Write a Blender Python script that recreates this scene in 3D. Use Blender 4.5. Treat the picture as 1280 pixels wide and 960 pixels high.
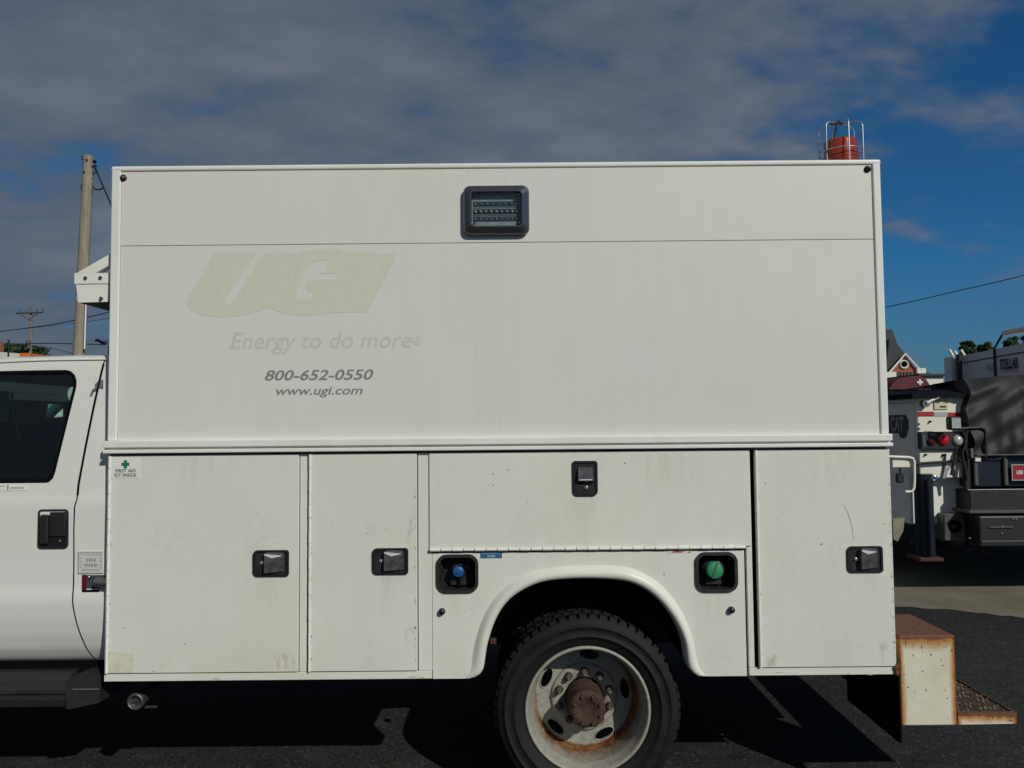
import bpy, bmesh, math, random
from mathutils import Vector, Matrix, Euler
from mathutils.geometry import tessellate_polygon
random.seed(7)
S = bpy.context.scene
COL = S.collection
R = math.radians
for o in list(bpy.data.objects): bpy.data.objects.remove(o)

# ------------------------------------------------------------------ camera
CAMZ = 1.65; FPX = 962.0; PITCH = R(2.82); ROLL = -0.0092
cd = bpy.data.cameras.new('camera'); cam = bpy.data.objects.new('camera', cd); COL.objects.link(cam)
cd.sensor_width = 36; cd.lens = 36*FPX/1280; cd.clip_start = 0.05; cd.clip_end = 5000
CROT = Matrix.Rotation(R(90)+PITCH, 3, 'X') @ Matrix.Rotation(ROLL, 3, 'Z')
cam.location = (0, 0, CAMZ); cam.rotation_euler = CROT.to_euler()
S.camera = cam
# ------------------------------------------------------------------ light
SUNDIR = Vector((0.92, -1.27, 1.0)).normalized()      # towards the sun
SUN_EL = math.asin(SUNDIR.z); SUN_AZ = math.atan2(SUNDIR.x, SUNDIR.y)
sd = bpy.data.lights.new('sun', 'SUN'); sun = bpy.data.objects.new('sun', sd); COL.objects.link(sun)
sd.energy = 2.75; sd.angle = R(0.5); sd.color = (1.0, 0.965, 0.87)
sun.rotation_euler = SUNDIR.to_track_quat('Z', 'Y').to_euler(); sun.location = SUNDIR*50
S.view_settings.view_transform = 'Standard'; S.view_settings.look = 'None'
S.view_settings.exposure = 0; S.view_settings.gamma = 1
W = bpy.data.worlds.new('World'); S.world = W; W.use_nodes = True
nt = W.node_tree; N = nt.nodes; L = nt.links; N.clear()
def wn(t, **k):
    n = N.new(t)
    for a, b in k.items(): setattr(n, a, b)
    return n
def wm(op, a, b=None, c=None, clamp=False):
    n = N.new('ShaderNodeMath'); n.operation = op; n.use_clamp = clamp
    for i, v in enumerate((a, b, c)):
        if v is None: continue
        if isinstance(v, (int, float)): n.inputs[i].default_value = v
        else: L.new(v, n.inputs[i])
    return n.outputs[0]
sky = wn('ShaderNodeTexSky', sky_type='NISHITA', sun_disc=False, sun_elevation=SUN_EL, sun_rotation=SUN_AZ,
         air_density=0.9, dust_density=0.25, ozone_density=2.2)
tc = wn('ShaderNodeTexCoord'); sep = wn('ShaderNodeSeparateXYZ'); L.new(tc.outputs['Generated'], sep.inputs[0])
zz = wm('ADD', wm('MAXIMUM', sep.outputs['Z'], 0.0), 0.34)
cx = wm('DIVIDE', sep.outputs['X'], zz); cy = wm('DIVIDE', sep.outputs['Y'], zz)
comb = wn('ShaderNodeCombineXYZ'); L.new(cx, comb.inputs[0]); L.new(cy, comb.inputs[1])
mp = wn('ShaderNodeMapping'); mp.inputs['Rotation'].default_value = (0, 0, R(-38)); mp.inputs['Scale'].default_value = (0.55, 0.85, 1)
mp.inputs['Location'].default_value = (1.7, 4.2, 0)
L.new(comb.outputs[0], mp.inputs[0])
n1 = wn('ShaderNodeTexNoise'); n1.inputs['Scale'].default_value = 4.6; n1.inputs['Detail'].default_value = 7; n1.inputs['Roughness'].default_value = 0.5; n1.inputs['Distortion'].default_value = 0.15
L.new(mp.outputs[0], n1.inputs['Vector'])
n2 = wn('ShaderNodeTexNoise'); n2.inputs['Scale'].default_value = 11.0; n2.inputs['Detail'].default_value = 6; n2.inputs['Roughness'].default_value = 0.55
L.new(mp.outputs[0], n2.inputs['Vector'])
# the cloud sheet thins towards the right of the view (north-east) and stays so beyond it
azb = wm('MULTIPLY', wm('ADD', sep.outputs['X'], -0.26), -0.55)
azb = wm('ADD', azb, wm('MULTIPLY', wm('ADD', sep.outputs['Z'], -0.25), 0.30))
azb = wm('MAXIMUM', wm('MINIMUM', azb, 0.12), -0.20)
dens = wm('ADD', wm('ADD', wm('MULTIPLY', n1.outputs['Fac'], 0.55), wm('MULTIPLY', n2.outputs['Fac'], 0.45)), azb)
mr = wn('ShaderNodeMapRange', interpolation_type='SMOOTHSTEP'); L.new(dens, mr.inputs[0])
mr.inputs[1].default_value = 0.36; mr.inputs[2].default_value = 0.60; mr.inputs[3].default_value = 0.0; mr.inputs[4].default_value = 0.94
cr = wn('ShaderNodeMix', data_type='RGBA'); 
cr.inputs[6].default_value = (0.58, 0.90, 1.34, 1); cr.inputs[7].default_value = (1.52, 1.72, 2.08, 1)
L.new(wm('MULTIPLY', wm('SUBTRACT', wm('ADD', wm('MULTIPLY', n1.outputs['Fac'], 0.6), wm('MULTIPLY', n2.outputs['Fac'], 0.4)), 0.33), 2.9, clamp=True), cr.inputs[0])
skm = wn('ShaderNodeMix', data_type='RGBA', blend_type='MULTIPLY'); skm.inputs[0].default_value = 1.0
L.new(sky.outputs[0], skm.inputs[6]); skm.inputs[7].default_value = (0.11, 0.37, 0.55, 1)
mx = wn('ShaderNodeMix', data_type='RGBA'); L.new(mr.outputs[0], mx.inputs[0]); L.new(skm.outputs[2], mx.inputs[6]); L.new(cr.outputs[2], mx.inputs[7])
bg = wn('ShaderNodeBackground'); bg.inputs['Strength'].default_value = 0.10; hz = wn('ShaderNodeMix', data_type='RGBA'); L.new(wm('MULTIPLY', wm('SUBTRACT', 1.0, wm('MULTIPLY', wm('MAXIMUM', sep.outputs['Z'], 0.0), 5.5), clamp=True), 0.65), hz.inputs[0])
L.new(mx.outputs[2], hz.inputs[6]); hz.inputs[7].default_value = (0.78, 1.02, 1.36, 1); L.new(hz.outputs[2], bg.inputs['Color'])
wo = wn('ShaderNodeOutputWorld'); L.new(bg.outputs[0], wo.inputs[0])

# ------------------------------------------------------------------ helpers
def at(px, py, Y):
    """pixel of the 1280x960 photograph -> (x, z) on the plane at depth Y (used to measure the place)"""
    d = CROT @ Vector(((px-640)/FPX, -(py-480)/FPX, -1.0)); t = Y/d.y
    return d.x*t, CAMZ+d.z*t
def rc(x0, y0, x1, y1, Y):
    xm, ym = (x0+x1)/2, (y0+y1)/2
    return at(x0, ym, Y)[0], at(x1, ym, Y)[0], at(xm, y1, Y)[1], at(xm, y0, Y)[1]
WL = {}
def setprops(o, label=None, cat=None, group=None, kind=None):
    if label: o['label'] = label
    if cat: o['category'] = cat
    if group: o['group'] = group
    if kind: o['kind'] = kind
    return o
def thing(name, loc, label, cat, group=None):
    o = bpy.data.objects.new(name, None); COL.objects.link(o); o.location = loc; o.empty_display_size = .2
    WL[o.name] = Vector(loc); return setprops(o, label, cat, group)
class MB:
    def __init__(s): s.v = []; s.f = []; s.sm = []
    def add(s, vs, fs, smooth=False):
        b = len(s.v); s.v += [tuple(v) for v in vs]
        for f in fs: s.f.append([i+b for i in f]); s.sm.append(smooth)
    def box(s, x0, x1, y0, y1, z0, z1, bev=0.0, seg=1):
        x0, x1 = min(x0, x1), max(x0, x1); y0, y1 = min(y0, y1), max(y0, y1); z0, z1 = min(z0, z1), max(z0, z1)
        if bev <= 0:
            vs = [(x, y, z) for z in (z0, z1) for y in (y0, y1) for x in (x0, x1)]
            s.add(vs, [(0, 2, 3, 1), (4, 5, 7, 6), (0, 1, 5, 4), (2, 6, 7, 3), (0, 4, 6, 2), (1, 3, 7, 5)]); return s
        bm = bmesh.new(); bmesh.ops.create_cube(bm, size=1)
        for v in bm.verts: v.co = Vector(((x0+x1)/2+v.co.x*(x1-x0), (y0+y1)/2+v.co.y*(y1-y0), (z0+z1)/2+v.co.z*(z1-z0)))
        bmesh.ops.bevel(bm, geom=list(bm.edges), offset=bev, segments=seg, affect='EDGES', profile=.5)
        s.bm(bm); return s
    def bm(s, bm, smooth=False):
        bm.verts.ensure_lookup_table()
        s.add([v.co[:] for v in bm.verts], [[v.index for v in f.verts] for f in bm.faces], smooth); bm.free(); return s
    def prism(s, poly, y0, y1, holes=(), back=True):
        """poly: (x, z) outline extruded in y from y0 (front) to y1"""
        loops = [poly]+list(holes); flat = [p for l in loops for p in l]; n = len(flat)
        tris = tessellate_polygon([[Vector((p[0], p[1], 0)) for p in l] for l in loops])
        vs = [(p[0], y0, p[1]) for p in flat]+[(p[0], y1, p[1]) for p in flat]
        fs = []
        for t in tris:
            a, b, c = [Vector((flat[i][0], flat[i][1])) for i in t]
            cr_ = (b-a).x*(c-a).y-(b-a).y*(c-a).x
            t = tuple(t) if cr_ > 0 else (t[2], t[1], t[0])     # CCW in (x,z) faces -y
            fs.append(t)
            if back: fs.append((t[2]+n, t[1]+n, t[0]+n))
        k = 0
        for l in loops:
            ar = sum(l[i][0]*l[(i+1) % len(l)][1]-l[(i+1) % len(l)][0]*l[i][1] for i in range(len(l)))
            for i in range(len(l)):
                a, b = k+i, k+(i+1) % len(l)
                q = (b, a, a+n, b+n)
                out = ar > 0
                if l is not poly: out = not out if ar > 0 else not out
                fs.append(q if (ar > 0) == (l is poly) else q[::-1])
            k += len(l)
        s.add(vs, fs); return s
    def prismx(s, poly, x0, x1):
        """poly: (y, z) outline extruded along x"""
        n = len(poly); tris = tessellate_polygon([[Vector((p[0], p[1], 0)) for p in poly]])
        vs = [(x0, p[0], p[1]) for p in poly]+[(x1, p[0], p[1]) for p in poly]
        fs = [tuple(t) for t in tris]+[tuple(i+n for i in t[::-1]) for t in tris]
        fs += [(i, (i+1) % n, (i+1) % n+n, i+n) for i in range(n)]
        s.add(vs, fs); s.fix = True; return s
    def lathe(s, prof, c, axis='y', seg=48, smooth=True, close=False):
        vs = []; fs = []; n = len(prof)
        for i in range(seg):
            a = 2*math.pi*i/seg; ca, sa = math.cos(a), math.sin(a)
            for r, h in prof:
                if axis == 'y': vs.append((c[0]+r*ca, c[1]+h, c[2]+r*sa))
                elif axis == 'z': vs.append((c[0]+r*ca, c[1]+r*sa, c[2]+h))
                else: vs.append((c[0]+h, c[1]+r*ca, c[2]+r*sa))
        for i in range(seg):
            j = (i+1) % seg
            for k in range(n-1+(1 if close else 0)):
                k2 = (k+1) % n
                fs.append((i*n+k, j*n+k, j*n+k2, i*n+k2))
        s.add(vs, fs, smooth); s.fix = True; return s
    def cyl(s, p0, p1, r0, r1=None, seg=16, smooth=True):
        r1 = r0 if r1 is None else r1
        p0, p1 = Vector(p0), Vector(p1); d = (p1-p0).normalized()
        u = d.orthogonal().normalized(); w = d.cross(u)
        vs = []
        for p, r in ((p0, r0), (p1, r1)):
            for i in range(seg):
                a = 2*math.pi*i/seg; vs.append(p+(u*math.cos(a)+w*math.sin(a))*r)
        s.add(vs, [(i, (i+1) % seg, (i+1) % seg+seg, i+seg) for i in range(seg)], smooth)
        s.add(vs[:seg], [tuple(range(seg))[::-1]]); s.add(vs[seg:], [tuple(range(seg))]); return s
    def tube(s, pts, r, seg=8, smooth=True, rs=None):
        pts = [Vector(p) for p in pts]; vs = []; fs = []; u = None
        for i, p in enumerate(pts):
            d = (pts[min(i+1, len(pts)-1)]-pts[max(i-1, 0)]).normalized()
            if u is None: u = d.orthogonal().normalized()
            u = (u-d*u.dot(d)).normalized(); w = d.cross(u); rr = rs[i] if rs else r
            for k in range(seg):
                a = 2*math.pi*k/seg; vs.append(p+(u*math.cos(a)+w*math.sin(a))*rr)
        for i in range(len(pts)-1):
            for k in range(seg):
                k2 = (k+1) % seg; fs.append((i*seg+k, i*seg+k2, (i+1)*seg+k2, (i+1)*seg+k))
        s.add(vs, fs, smooth)
        s.add(vs[:seg], [tuple(range(seg))[::-1]]); s.add(vs[-seg:], [tuple(range(seg))]); return s
    def build(s, name, mat, parent=None, label=None, cat=None, group=None, kind=None, fix=None):
        me = bpy.data.meshes.new(name)
        xs = [[v[i] for v in s.v] for i in range(3)]; c = Vector([(min(a)+max(a))/2 for a in xs])
        me.from_pydata([tuple(Vector(v)-c) for v in s.v], [], s.f); me.validate()
        if len(me.polygons) == len(s.sm): me.polygons.foreach_set('use_smooth', s.sm)
        if fix or (fix is None and getattr(s, 'fix', False)):
            bm = bmesh.new(); bm.from_mesh(me); bmesh.ops.recalc_face_normals(bm, faces=bm.faces); bm.to_mesh(me); bm.free()
        me.materials.append(mat); me.update()
        o = bpy.data.objects.new(name, me); COL.objects.link(o)
        if parent is not None: o.parent = parent; o.location = c-WL[parent.name]
        else: o.location = c
        WL[o.name] = c
        return setprops(o, label, cat, group, kind)
def rr(x0, x1, z0, z1, r, n=5):
    if not isinstance(r, (list, tuple)): r = [r]*4
    out = []
    for (cx_, cz_, a0, q) in ((x1, z0, -90, 1), (x1, z1, 0, 2), (x0, z1, 90, 3), (x0, z0, 180, 0)):
        rad = r[q]
        ccx = cx_-rad if cx_ == x1 else cx_+rad; ccz = cz_-rad if cz_ == z1 else cz_+rad
        for k in range(n+1):
            a = R(a0+90*k/n); out.append((ccx+rad*math.cos(a), ccz+rad*math.sin(a)))
    return out     # corners order of r: [bl, br, tr, tl]
def circ(cx_, cz_, r, n=20, rz=None, ang=0):
    rz = r if rz is None else rz; o = []
    for k in range(n):
        a = 2*math.pi*k/n; x, z = r*math.cos(a), rz*math.sin(a)
        o.append((cx_+x*math.cos(ang)-z*math.sin(ang), cz_+x*math.sin(ang)+z*math.cos(ang)))
    return o
def smooth_curve(pts, n):
    """Catmull-Rom through pts, resampled to n points by arc length"""
    P = [Vector(p) for p in pts]; P = [P[0]*2-P[1]]+P+[P[-1]*2-P[-2]]; d = []
    for i in range(1, len(P)-2):
        for k in range(12):
            t = k/12; a, b, c, e = P[i-1], P[i], P[i+1], P[i+2]
            d.append(.5*((2*b)+(c-a)*t+(2*a-5*b+4*c-e)*t*t+(-a+3*b-3*c+e)*t**3))
    d.append(P[-2]); L_ = [0]
    for i in range(1, len(d)): L_.append(L_[-1]+(d[i]-d[i-1]).length)
    out = []; j = 0
    for k in range(n):
        s_ = L_[-1]*k/(n-1)
        while j < len(L_)-2 and L_[j+1] < s_: j += 1
        t = (s_-L_[j])/max(1e-9, L_[j+1]-L_[j]); out.append(d[j].lerp(d[j+1], min(1, max(0, t))))
    return out
def text(name, s_, box, y, mat, parent, shear=0.0, off=0.0, facing='-y', label=None, depth=0.0):
    """lettering fitted to box (x0,x1,z0,z1) on the plane y (facing -y) or, facing '-x', box=(y0,y1,z0,z1) on plane x=y"""
    cu = bpy.data.curves.new('lettering', 'FONT'); cu.body = s_; cu.shear = shear; cu.offset = off; cu.resolution_u = 3
    to = bpy.data.objects.new('tmp', cu); COL.objects.link(to)
    me = bpy.data.meshes.new_from_object(to); bpy.data.objects.remove(to)
    vs = [v.co.copy() for v in me.vertices]; fs = [list(p.vertices) for p in me.polygons]
    x0, x1 = min(v.x for v in vs), max(v.x for v in vs); z0, z1 = min(v.y for v in vs), max(v.y for v in vs)
    m = MB(); pts = []
    for v in vs:
        a = (v.x-x0)/(x1-x0); b = (v.y-z0)/(z1-z0)
        if facing == '-y': pts.append((box[0]+a*(box[1]-box[0]), y, box[2]+b*(box[3]-box[2])))
        else: pts.append((y, box[1]+a*(box[0]-box[1]), box[2]+b*(box[3]-box[2])))
    m.add(pts, fs); return m.build(name, mat, parent, label)
def copy_tree(o, parent=None):
    c = o.copy(); COL.objects.link(c); c.parent = parent; WL[c.name] = WL.get(o.name, Vector()).copy()
    for ch in list(o.children): copy_tree(ch, c)
    return c

# ------------------------------------------------------------------ materials
def mat(name, col, rough=.5, metal=0, spec=.5, coat=0, var=0.0, vscale=6, bump=0, bscale=80, col2=None, thr=None, emis=None, stretch=None):
    m = bpy.data.materials.new(name); m.use_nodes = True; t = m.node_tree; p = t.nodes['Principled BSDF']
    c = (*col, 1) if len(col) == 3 else col
    p.inputs['Base Color'].default_value = c; p.inputs['Roughness'].default_value = rough; p.inputs['Metallic'].default_value = metal
    p.inputs['Specular IOR Level'].default_value = spec; p.inputs['Coat Weight'].default_value = coat
    tcn = t.nodes.new('ShaderNodeTexCoord'); src = tcn.outputs['Object']
    if stretch:
        mpn = t.nodes.new('ShaderNodeMapping'); mpn.inputs['Scale'].default_value = stretch; t.links.new(src, mpn.inputs[0]); src = mpn.outputs[0]
    if var or col2:
        n = t.nodes.new('ShaderNodeTexNoise'); n.inputs['Scale'].default_value = vscale; n.inputs['Detail'].default_value = 8; n.inputs['Roughness'].default_value = .6
        t.links.new(src, n.inputs['Vector'])
        r_ = t.nodes.new('ShaderNodeMapRange'); r_.inputs[1].default_value, r_.inputs[2].default_value = thr if thr else (.3, .7)
        t.links.new(n.outputs['Fac'], r_.inputs[0])
        x = t.nodes.new('ShaderNodeMix'); x.data_type = 'RGBA'; t.links.new(r_.outputs[0], x.inputs[0])
        x.inputs[6].default_value = c; x.inputs[7].default_value = (*col2, 1) if col2 else tuple(k*(1-var) for k in c[:3])+(1,)
        t.links.new(x.outputs[2], p.inputs['Base Color'])
    if bump:
        n = t.nodes.new('ShaderNodeTexNoise'); n.inputs['Scale'].default_value = bscale; n.inputs['Detail'].default_value = 5
        t.links.new(src, n.inputs['Vector'])
        b = t.nodes.new('ShaderNodeBump'); b.inputs['Strength'].default_value = bump; b.inputs['Distance'].default_value = .01
        t.links.new(n.outputs['Fac'], b.inputs['Height']); t.links.new(b.outputs[0], p.inputs['Normal'])
    if emis: p.inputs['Emission Color'].default_value = (*emis[0], 1); p.inputs['Emission Strength'].default_value = emis[1]
    return m
def ramp(t, src, a, b, interp='LINEAR'):
    r_ = t.nodes.new('ShaderNodeMapRange'); r_.interpolation_type = interp
    r_.inputs[1].default_value = a; r_.inputs[2].default_value = b; t.links.new(src, r_.inputs[0]); return r_.outputs[0]
def mixc(t, fac, a, b):
    x = t.nodes.new('ShaderNodeMix'); x.data_type = 'RGBA'
    for i, v in ((0, fac), (6, a), (7, b)):
        if isinstance(v, tuple): x.inputs[i].default_value = (*v, 1) if len(v) == 3 else v
        elif isinstance(v, (int, float)): x.inputs[i].default_value = v
        else: t.links.new(v, x.inputs[i])
    return x.outputs[2]
def mth(t, op, a, b=None, clamp=False):
    n = t.nodes.new('ShaderNodeMath'); n.operation = op; n.use_clamp = clamp
    for i, v in enumerate((a, b)):
        if v is None: continue
        if isinstance(v, (int, float)): n.inputs[i].default_value = v
        else: t.links.new(v, n.inputs[i])
    return n.outputs[0]
def noise(t, src, scale, detail=5, rough=.55, stretch=None, dist=0, loc=None):
    if stretch or loc:
        m = t.nodes.new('ShaderNodeMapping')
        if stretch: m.inputs['Scale'].default_value = stretch
        if loc: m.inputs['Location'].default_value = loc
        t.links.new(src, m.inputs[0]); src = m.outputs[0]
    n = t.nodes.new('ShaderNodeTexNoise'); n.inputs['Scale'].default_value = scale; n.inputs['Detail'].default_value = detail
    n.inputs['Roughness'].default_value = rough; n.inputs['Distortion'].default_value = dist
    t.links.new(src, n.inputs['Vector']); return n.outputs['Fac']
def paint(name, base, dirt=(.50, .46, .33), dirt_amt=.24, specks=True, rust=0.0, rough=.38):
    """aged white truck enamel: cloudy fading, vertical washing streaks, chips and rust pin-holes"""
    m = bpy.data.materials.new(name); m.use_nodes = True; t = m.node_tree; p = t.nodes['Principled BSDF']
    g = t.nodes.new('ShaderNodeNewGeometry').outputs['Position']
    a = noise(t, g, 1.7, 4); b = noise(t, g, 7, 6, .6, (1.7, 1, .6)); c = noise(t, g, 30, 4)
    k = mth(t, 'ADD', mth(t, 'MULTIPLY', a, .5), mth(t, 'ADD', mth(t, 'MULTIPLY', b, .35), mth(t, 'MULTIPLY', c, .15)))
    col = mixc(t, mth(t, 'MULTIPLY', ramp(t, k, .40, .68, 'SMOOTHSTEP'), dirt_amt), base, dirt)
    cool = noise(t, g, 1.1, 3, loc=(5, 2, 9)); col = mixc(t, mth(t, 'MULTIPLY', ramp(t, cool, .35, .65), .45), col, (base[0]*.955, base[1]*.955, base[2]*1.0))
    if specks:
        s1 = noise(t, g, 46, 2, .5); s2 = noise(t, g, 3.1, 2, loc=(2, 7, 1))
        f = mth(t, 'MULTIPLY', ramp(t, s1, .725, .755), ramp(t, s2, .50, .58))
        col = mixc(t, mth(t, 'MULTIPLY', f, .75), col, (.16, .11, .07))
    if rust:
        s3 = noise(t, g, 14, 6, .7); col = mixc(t, mth(t, 'MULTIPLY', ramp(t, s3, .72-rust*.2, .78-rust*.2), .8), col, (.20, .075, .02))
    t.links.new(col, p.inputs['Base Color'])
    p.inputs['Roughness'].default_value = rough; p.inputs['Specular IOR Level'].default_value = .35
    bp = t.nodes.new('ShaderNodeBump'); bp.inputs['Strength'].default_value = .10; bp.inputs['Distance'].default_value = .02
    t.links.new(mth(t, 'ADD', noise(t, g, 2.2, 2), mth(t, 'MULTIPLY', noise(t, g, 350, 2), .03)), bp.inputs['Height']); t.links.new(bp.outputs[0], p.inputs['Normal'])
    return m
WHITE = (.74, .745, .655)
M = {}
M['paint'] = paint('truck white paint', WHITE)
M['paint_up'] = paint('box side white', (.725, .73, .665), dirt=(.62, .61, .48), dirt_amt=.22, specks=False)
def band(m):
    t = m.node_tree; p = t.nodes['Principled BSDF']; src = p.inputs['Base Color'].links[0].from_socket
    g = t.nodes.new('ShaderNodeNewGeometry').outputs['Position']; sp = t.nodes.new('ShaderNodeSeparateXYZ'); t.links.new(g, sp.inputs[0])
    x = sp.outputs[0]; f = mth(t, 'MULTIPLY', ramp(t, x, -.20, -.15, 'SMOOTHSTEP'), ramp(t, x, .07, -.02, 'SMOOTHSTEP'))
    st = noise(t, g, 9, 4, .6, (4, 1, .25)); f = mth(t, 'MULTIPLY', f, ramp(t, st, .3, .7)); f = mth(t, 'MULTIPLY', f, ramp(t, sp.outputs[2], 2.42, 2.36))
    t.links.new(mixc(t, mth(t, 'MULTIPLY', f, .55), src, (.67, .665, .56)), p.inputs['Base Color'])
    # fine vertical wiping marks left by years of washing
    src = p.inputs['Base Color'].links[0].from_socket; st = noise(t, g, 60, 3, .6, (1.6, 1, .05)); t.links.new(mixc(t, mth(t, 'MULTIPLY', ramp(t, st, .45, .75), .10), src, (.52, .52, .44)), p.inputs['Base Color'])
band(M['paint_up'])
M['trim'] = paint('aluminium trim painted white', (.80, .81, .745), specks=False, dirt_amt=.3)
M['cab'] = paint('cab white paint', (.745, .745, .685), dirt=(.6, .58, .5), dirt_amt=.12, specks=False, rough=.35)
M['cab'].node_tree.nodes['Principled BSDF'].inputs['Coat Weight'].default_value = .15
M['rack'] = paint('rack white paint', (.80, .80, .71), rust=.25)
M['black'] = mat('black plastic', (.012, .013, .016), .38, spec=.5)
M['liner'] = mat('black liner', (.004, .004, .005), .95, spec=.05)
M['gap'] = mat('door seal rubber', (.006, .006, .007), .9, spec=.05)
M['rubber'] = mat('tyre rubber', (.013, .0125, .0125), .72, spec=.3, var=.5, vscale=9, bump=.25, bscale=120)
M['bezel'] = mat('dark smoked chrome', (.035, .042, .055), .16, metal=.6, spec=.8)
M['chrome'] = mat('chrome', (.55, .57, .6), .12, metal=1)
M['steel'] = mat('dull steel', (.22, .22, .21), .45, metal=.8, var=.5, vscale=30)
M['darksteel'] = mat('dark chassis steel', (.012, .012, .012), .7, var=.4)
M['rust'] = mat('rusted iron', (.035, .018, .012), .85, col2=(.085, .040, .024), vscale=24, bump=.8, bscale=60)
M['orange'] = mat('orange lens', (.38, .040, .008), .22, spec=.6, coat=.4, var=.35, vscale=9)
M['wire'] = mat('galvanised wire', (.42, .45, .46), .35, metal=.6)
M['blackwire'] = mat('black cord', (.008, .008, .01), .6)
M['blue'] = mat('blue cap', (.02, .10, .30), .35, spec=.5)
M['green'] = mat('green cap', (.035, .25, .115), .5)
M['graygloss'] = mat('grey plastic', (.10, .11, .115), .3)
M['sticker'] = mat('sticker white', (.80, .80, .74), .5, var=.06, vscale=12)
M['stickergray'] = mat('sticker grey print', (.30, .30, .30), .6)
M['print'] = mat('print black', (.03, .03, .03), .6)
M['printgreen'] = mat('print green', (.01, .16, .09), .6)
M['bluesticker'] = mat('blue sticker', (.025, .13, .24), .5)
M['redsticker'] = mat('red sticker', (.45, .03, .04), .6, col2=WHITE, vscale=60, thr=(.45, .55))
M['ghost1'] = mat('adhesive ghost', (.670, .673, .56), .5, col2=(.64, .642, .515), vscale=10, stretch=(14, 1, 1), thr=(.35, .65))
M['ghost2'] = mat('faded tagline', (.62, .625, .565), .5, var=.08, vscale=20)
M['ghost3'] = mat('grey lettering', (.255, .26, .25), .55, var=.2, vscale=40)
M['residue'] = mat('tape residue', (.70, .68, .53), .6, col2=(.50, .46, .32), vscale=22, thr=(.5, .8))
M['patchgrey'] = mat('patch grey', (.16, .17, .19), .6, var=.4, vscale=60)
M['amber'] = mat('amber lens', (.75, .20, .02), .25)
M['red'] = mat('red lens', (.55, .01, .02), .2, coat=.5)
M['darkred'] = mat('dark red lens', (.10, .012, .02), .2)
M['clear'] = mat('clear lens', (.62, .63, .62), .2, metal=.1, var=.6, vscale=60)
M['seat'] = mat('grey seat cloth', (.045, .05, .054), .9)
# glass
def glass(name, tint, gl=.9):
    m = bpy.data.materials.new(name); m.use_nodes = True; t = m.node_tree; t.nodes.clear()
    tr = t.nodes.new('ShaderNodeBsdfTransparent'); tr.inputs[0].default_value = (*tint, 1)
    g = t.nodes.new('ShaderNodeBsdfGlossy'); g.inputs['Roughness'].default_value = .02; g.inputs[0].default_value = (gl, gl, gl, 1)
    ge = t.nodes.new('ShaderNodeNewGeometry'); vd = t.nodes.new('ShaderNodeVectorMath'); vd.operation = 'DOT_PRODUCT'
    t.links.new(ge.outputs['Incoming'], vd.inputs[0]); t.links.new(ge.outputs['Normal'], vd.inputs[1])
    k = t.nodes.new('ShaderNodeMath'); k.operation = 'ABSOLUTE'; t.links.new(vd.outputs['Value'], k.inputs[0])
    k2 = t.nodes.new('ShaderNodeMath'); k2.operation = 'SUBTRACT'; k2.inputs[0].default_value = 1.0; t.links.new(k.outputs[0], k2.inputs[1])
    k3 = t.nodes.new('ShaderNodeMath'); k3.operation = 'POWER'; t.links.new(k2.outputs[0], k3.inputs[0]); k3.inputs[1].default_value = 5.0
    fr = t.nodes.new('ShaderNodeMath'); fr.operation = 'MULTIPLY_ADD'; t.links.new(k3.outputs[0], fr.inputs[0]); fr.inputs[1].default_value = .94; fr.inputs[2].default_value = .08
    mxs = t.nodes.new('ShaderNodeMixShader'); t.links.new(fr.outputs[0], mxs.inputs[0]); t.links.new(tr.outputs[0], mxs.inputs[1]); t.links.new(g.outputs[0], mxs.inputs[2])
    o = t.nodes.new('ShaderNodeOutputMaterial'); t.links.new(mxs.outputs[0], o.inputs[0]); return m
M['glass'] = glass('tinted glass', (.45, .70, .62))
M['smoke'] = glass('smoked lens', (.74, .79, .80))

# wheel paint: white enamel with rust in the rim well
def wheelmat():
    m = bpy.data.materials.new('rusty white wheel'); m.use_nodes = True; t = m.node_tree; p = t.nodes['Principled BSDF']
    tcn = t.nodes.new('ShaderNodeTexCoord').outputs['Object']; sp = t.nodes.new('ShaderNodeSeparateXYZ'); t.links.new(tcn, sp.inputs[0])
    x, z = sp.outputs[0], sp.outputs[2]
    r_ = mth(t, 'SQRT', mth(t, 'ADD', mth(t, 'MULTIPLY', x, x), mth(t, 'MULTIPLY', z, z)))
    ring = mth(t, 'SUBTRACT', 1.0, mth(t, 'MULTIPLY', mth(t, 'ABSOLUTE', mth(t, 'SUBTRACT', r_, .226)), 45), True)
    low = ramp(t, mth(t, 'ADD', mth(t, 'MULTIPLY', z, -1.0), mth(t, 'MULTIPLY', x, .55)), -.22, .16)
    n = noise(t, tcn, 11, 6, .6); n2_ = noise(t, tcn, 45, 5, .65)
    f = mth(t, 'ADD', mth(t, 'MULTIPLY', mth(t, 'MULTIPLY', ring, mth(t, 'ADD', low, .40)), mth(t, 'ADD', n, .50)), mth(t, 'MULTIPLY', ramp(t, n, .58, .72), .5))
    c = mixc(t, ramp(t, n2_, .3, .75), (.36, .35, .31), (.24, .22, .17))
    c = mixc(t, ramp(t, f, .30, .95), c, mixc(t, ramp(t, n2_, .35, .6), (.24, .11, .03), (.10, .035, .014)))
    t.links.new(c, p.inputs['Base Color']); p.inputs['Roughness'].default_value = .55
    return m
M['wheel'] = wheelmat()
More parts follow.
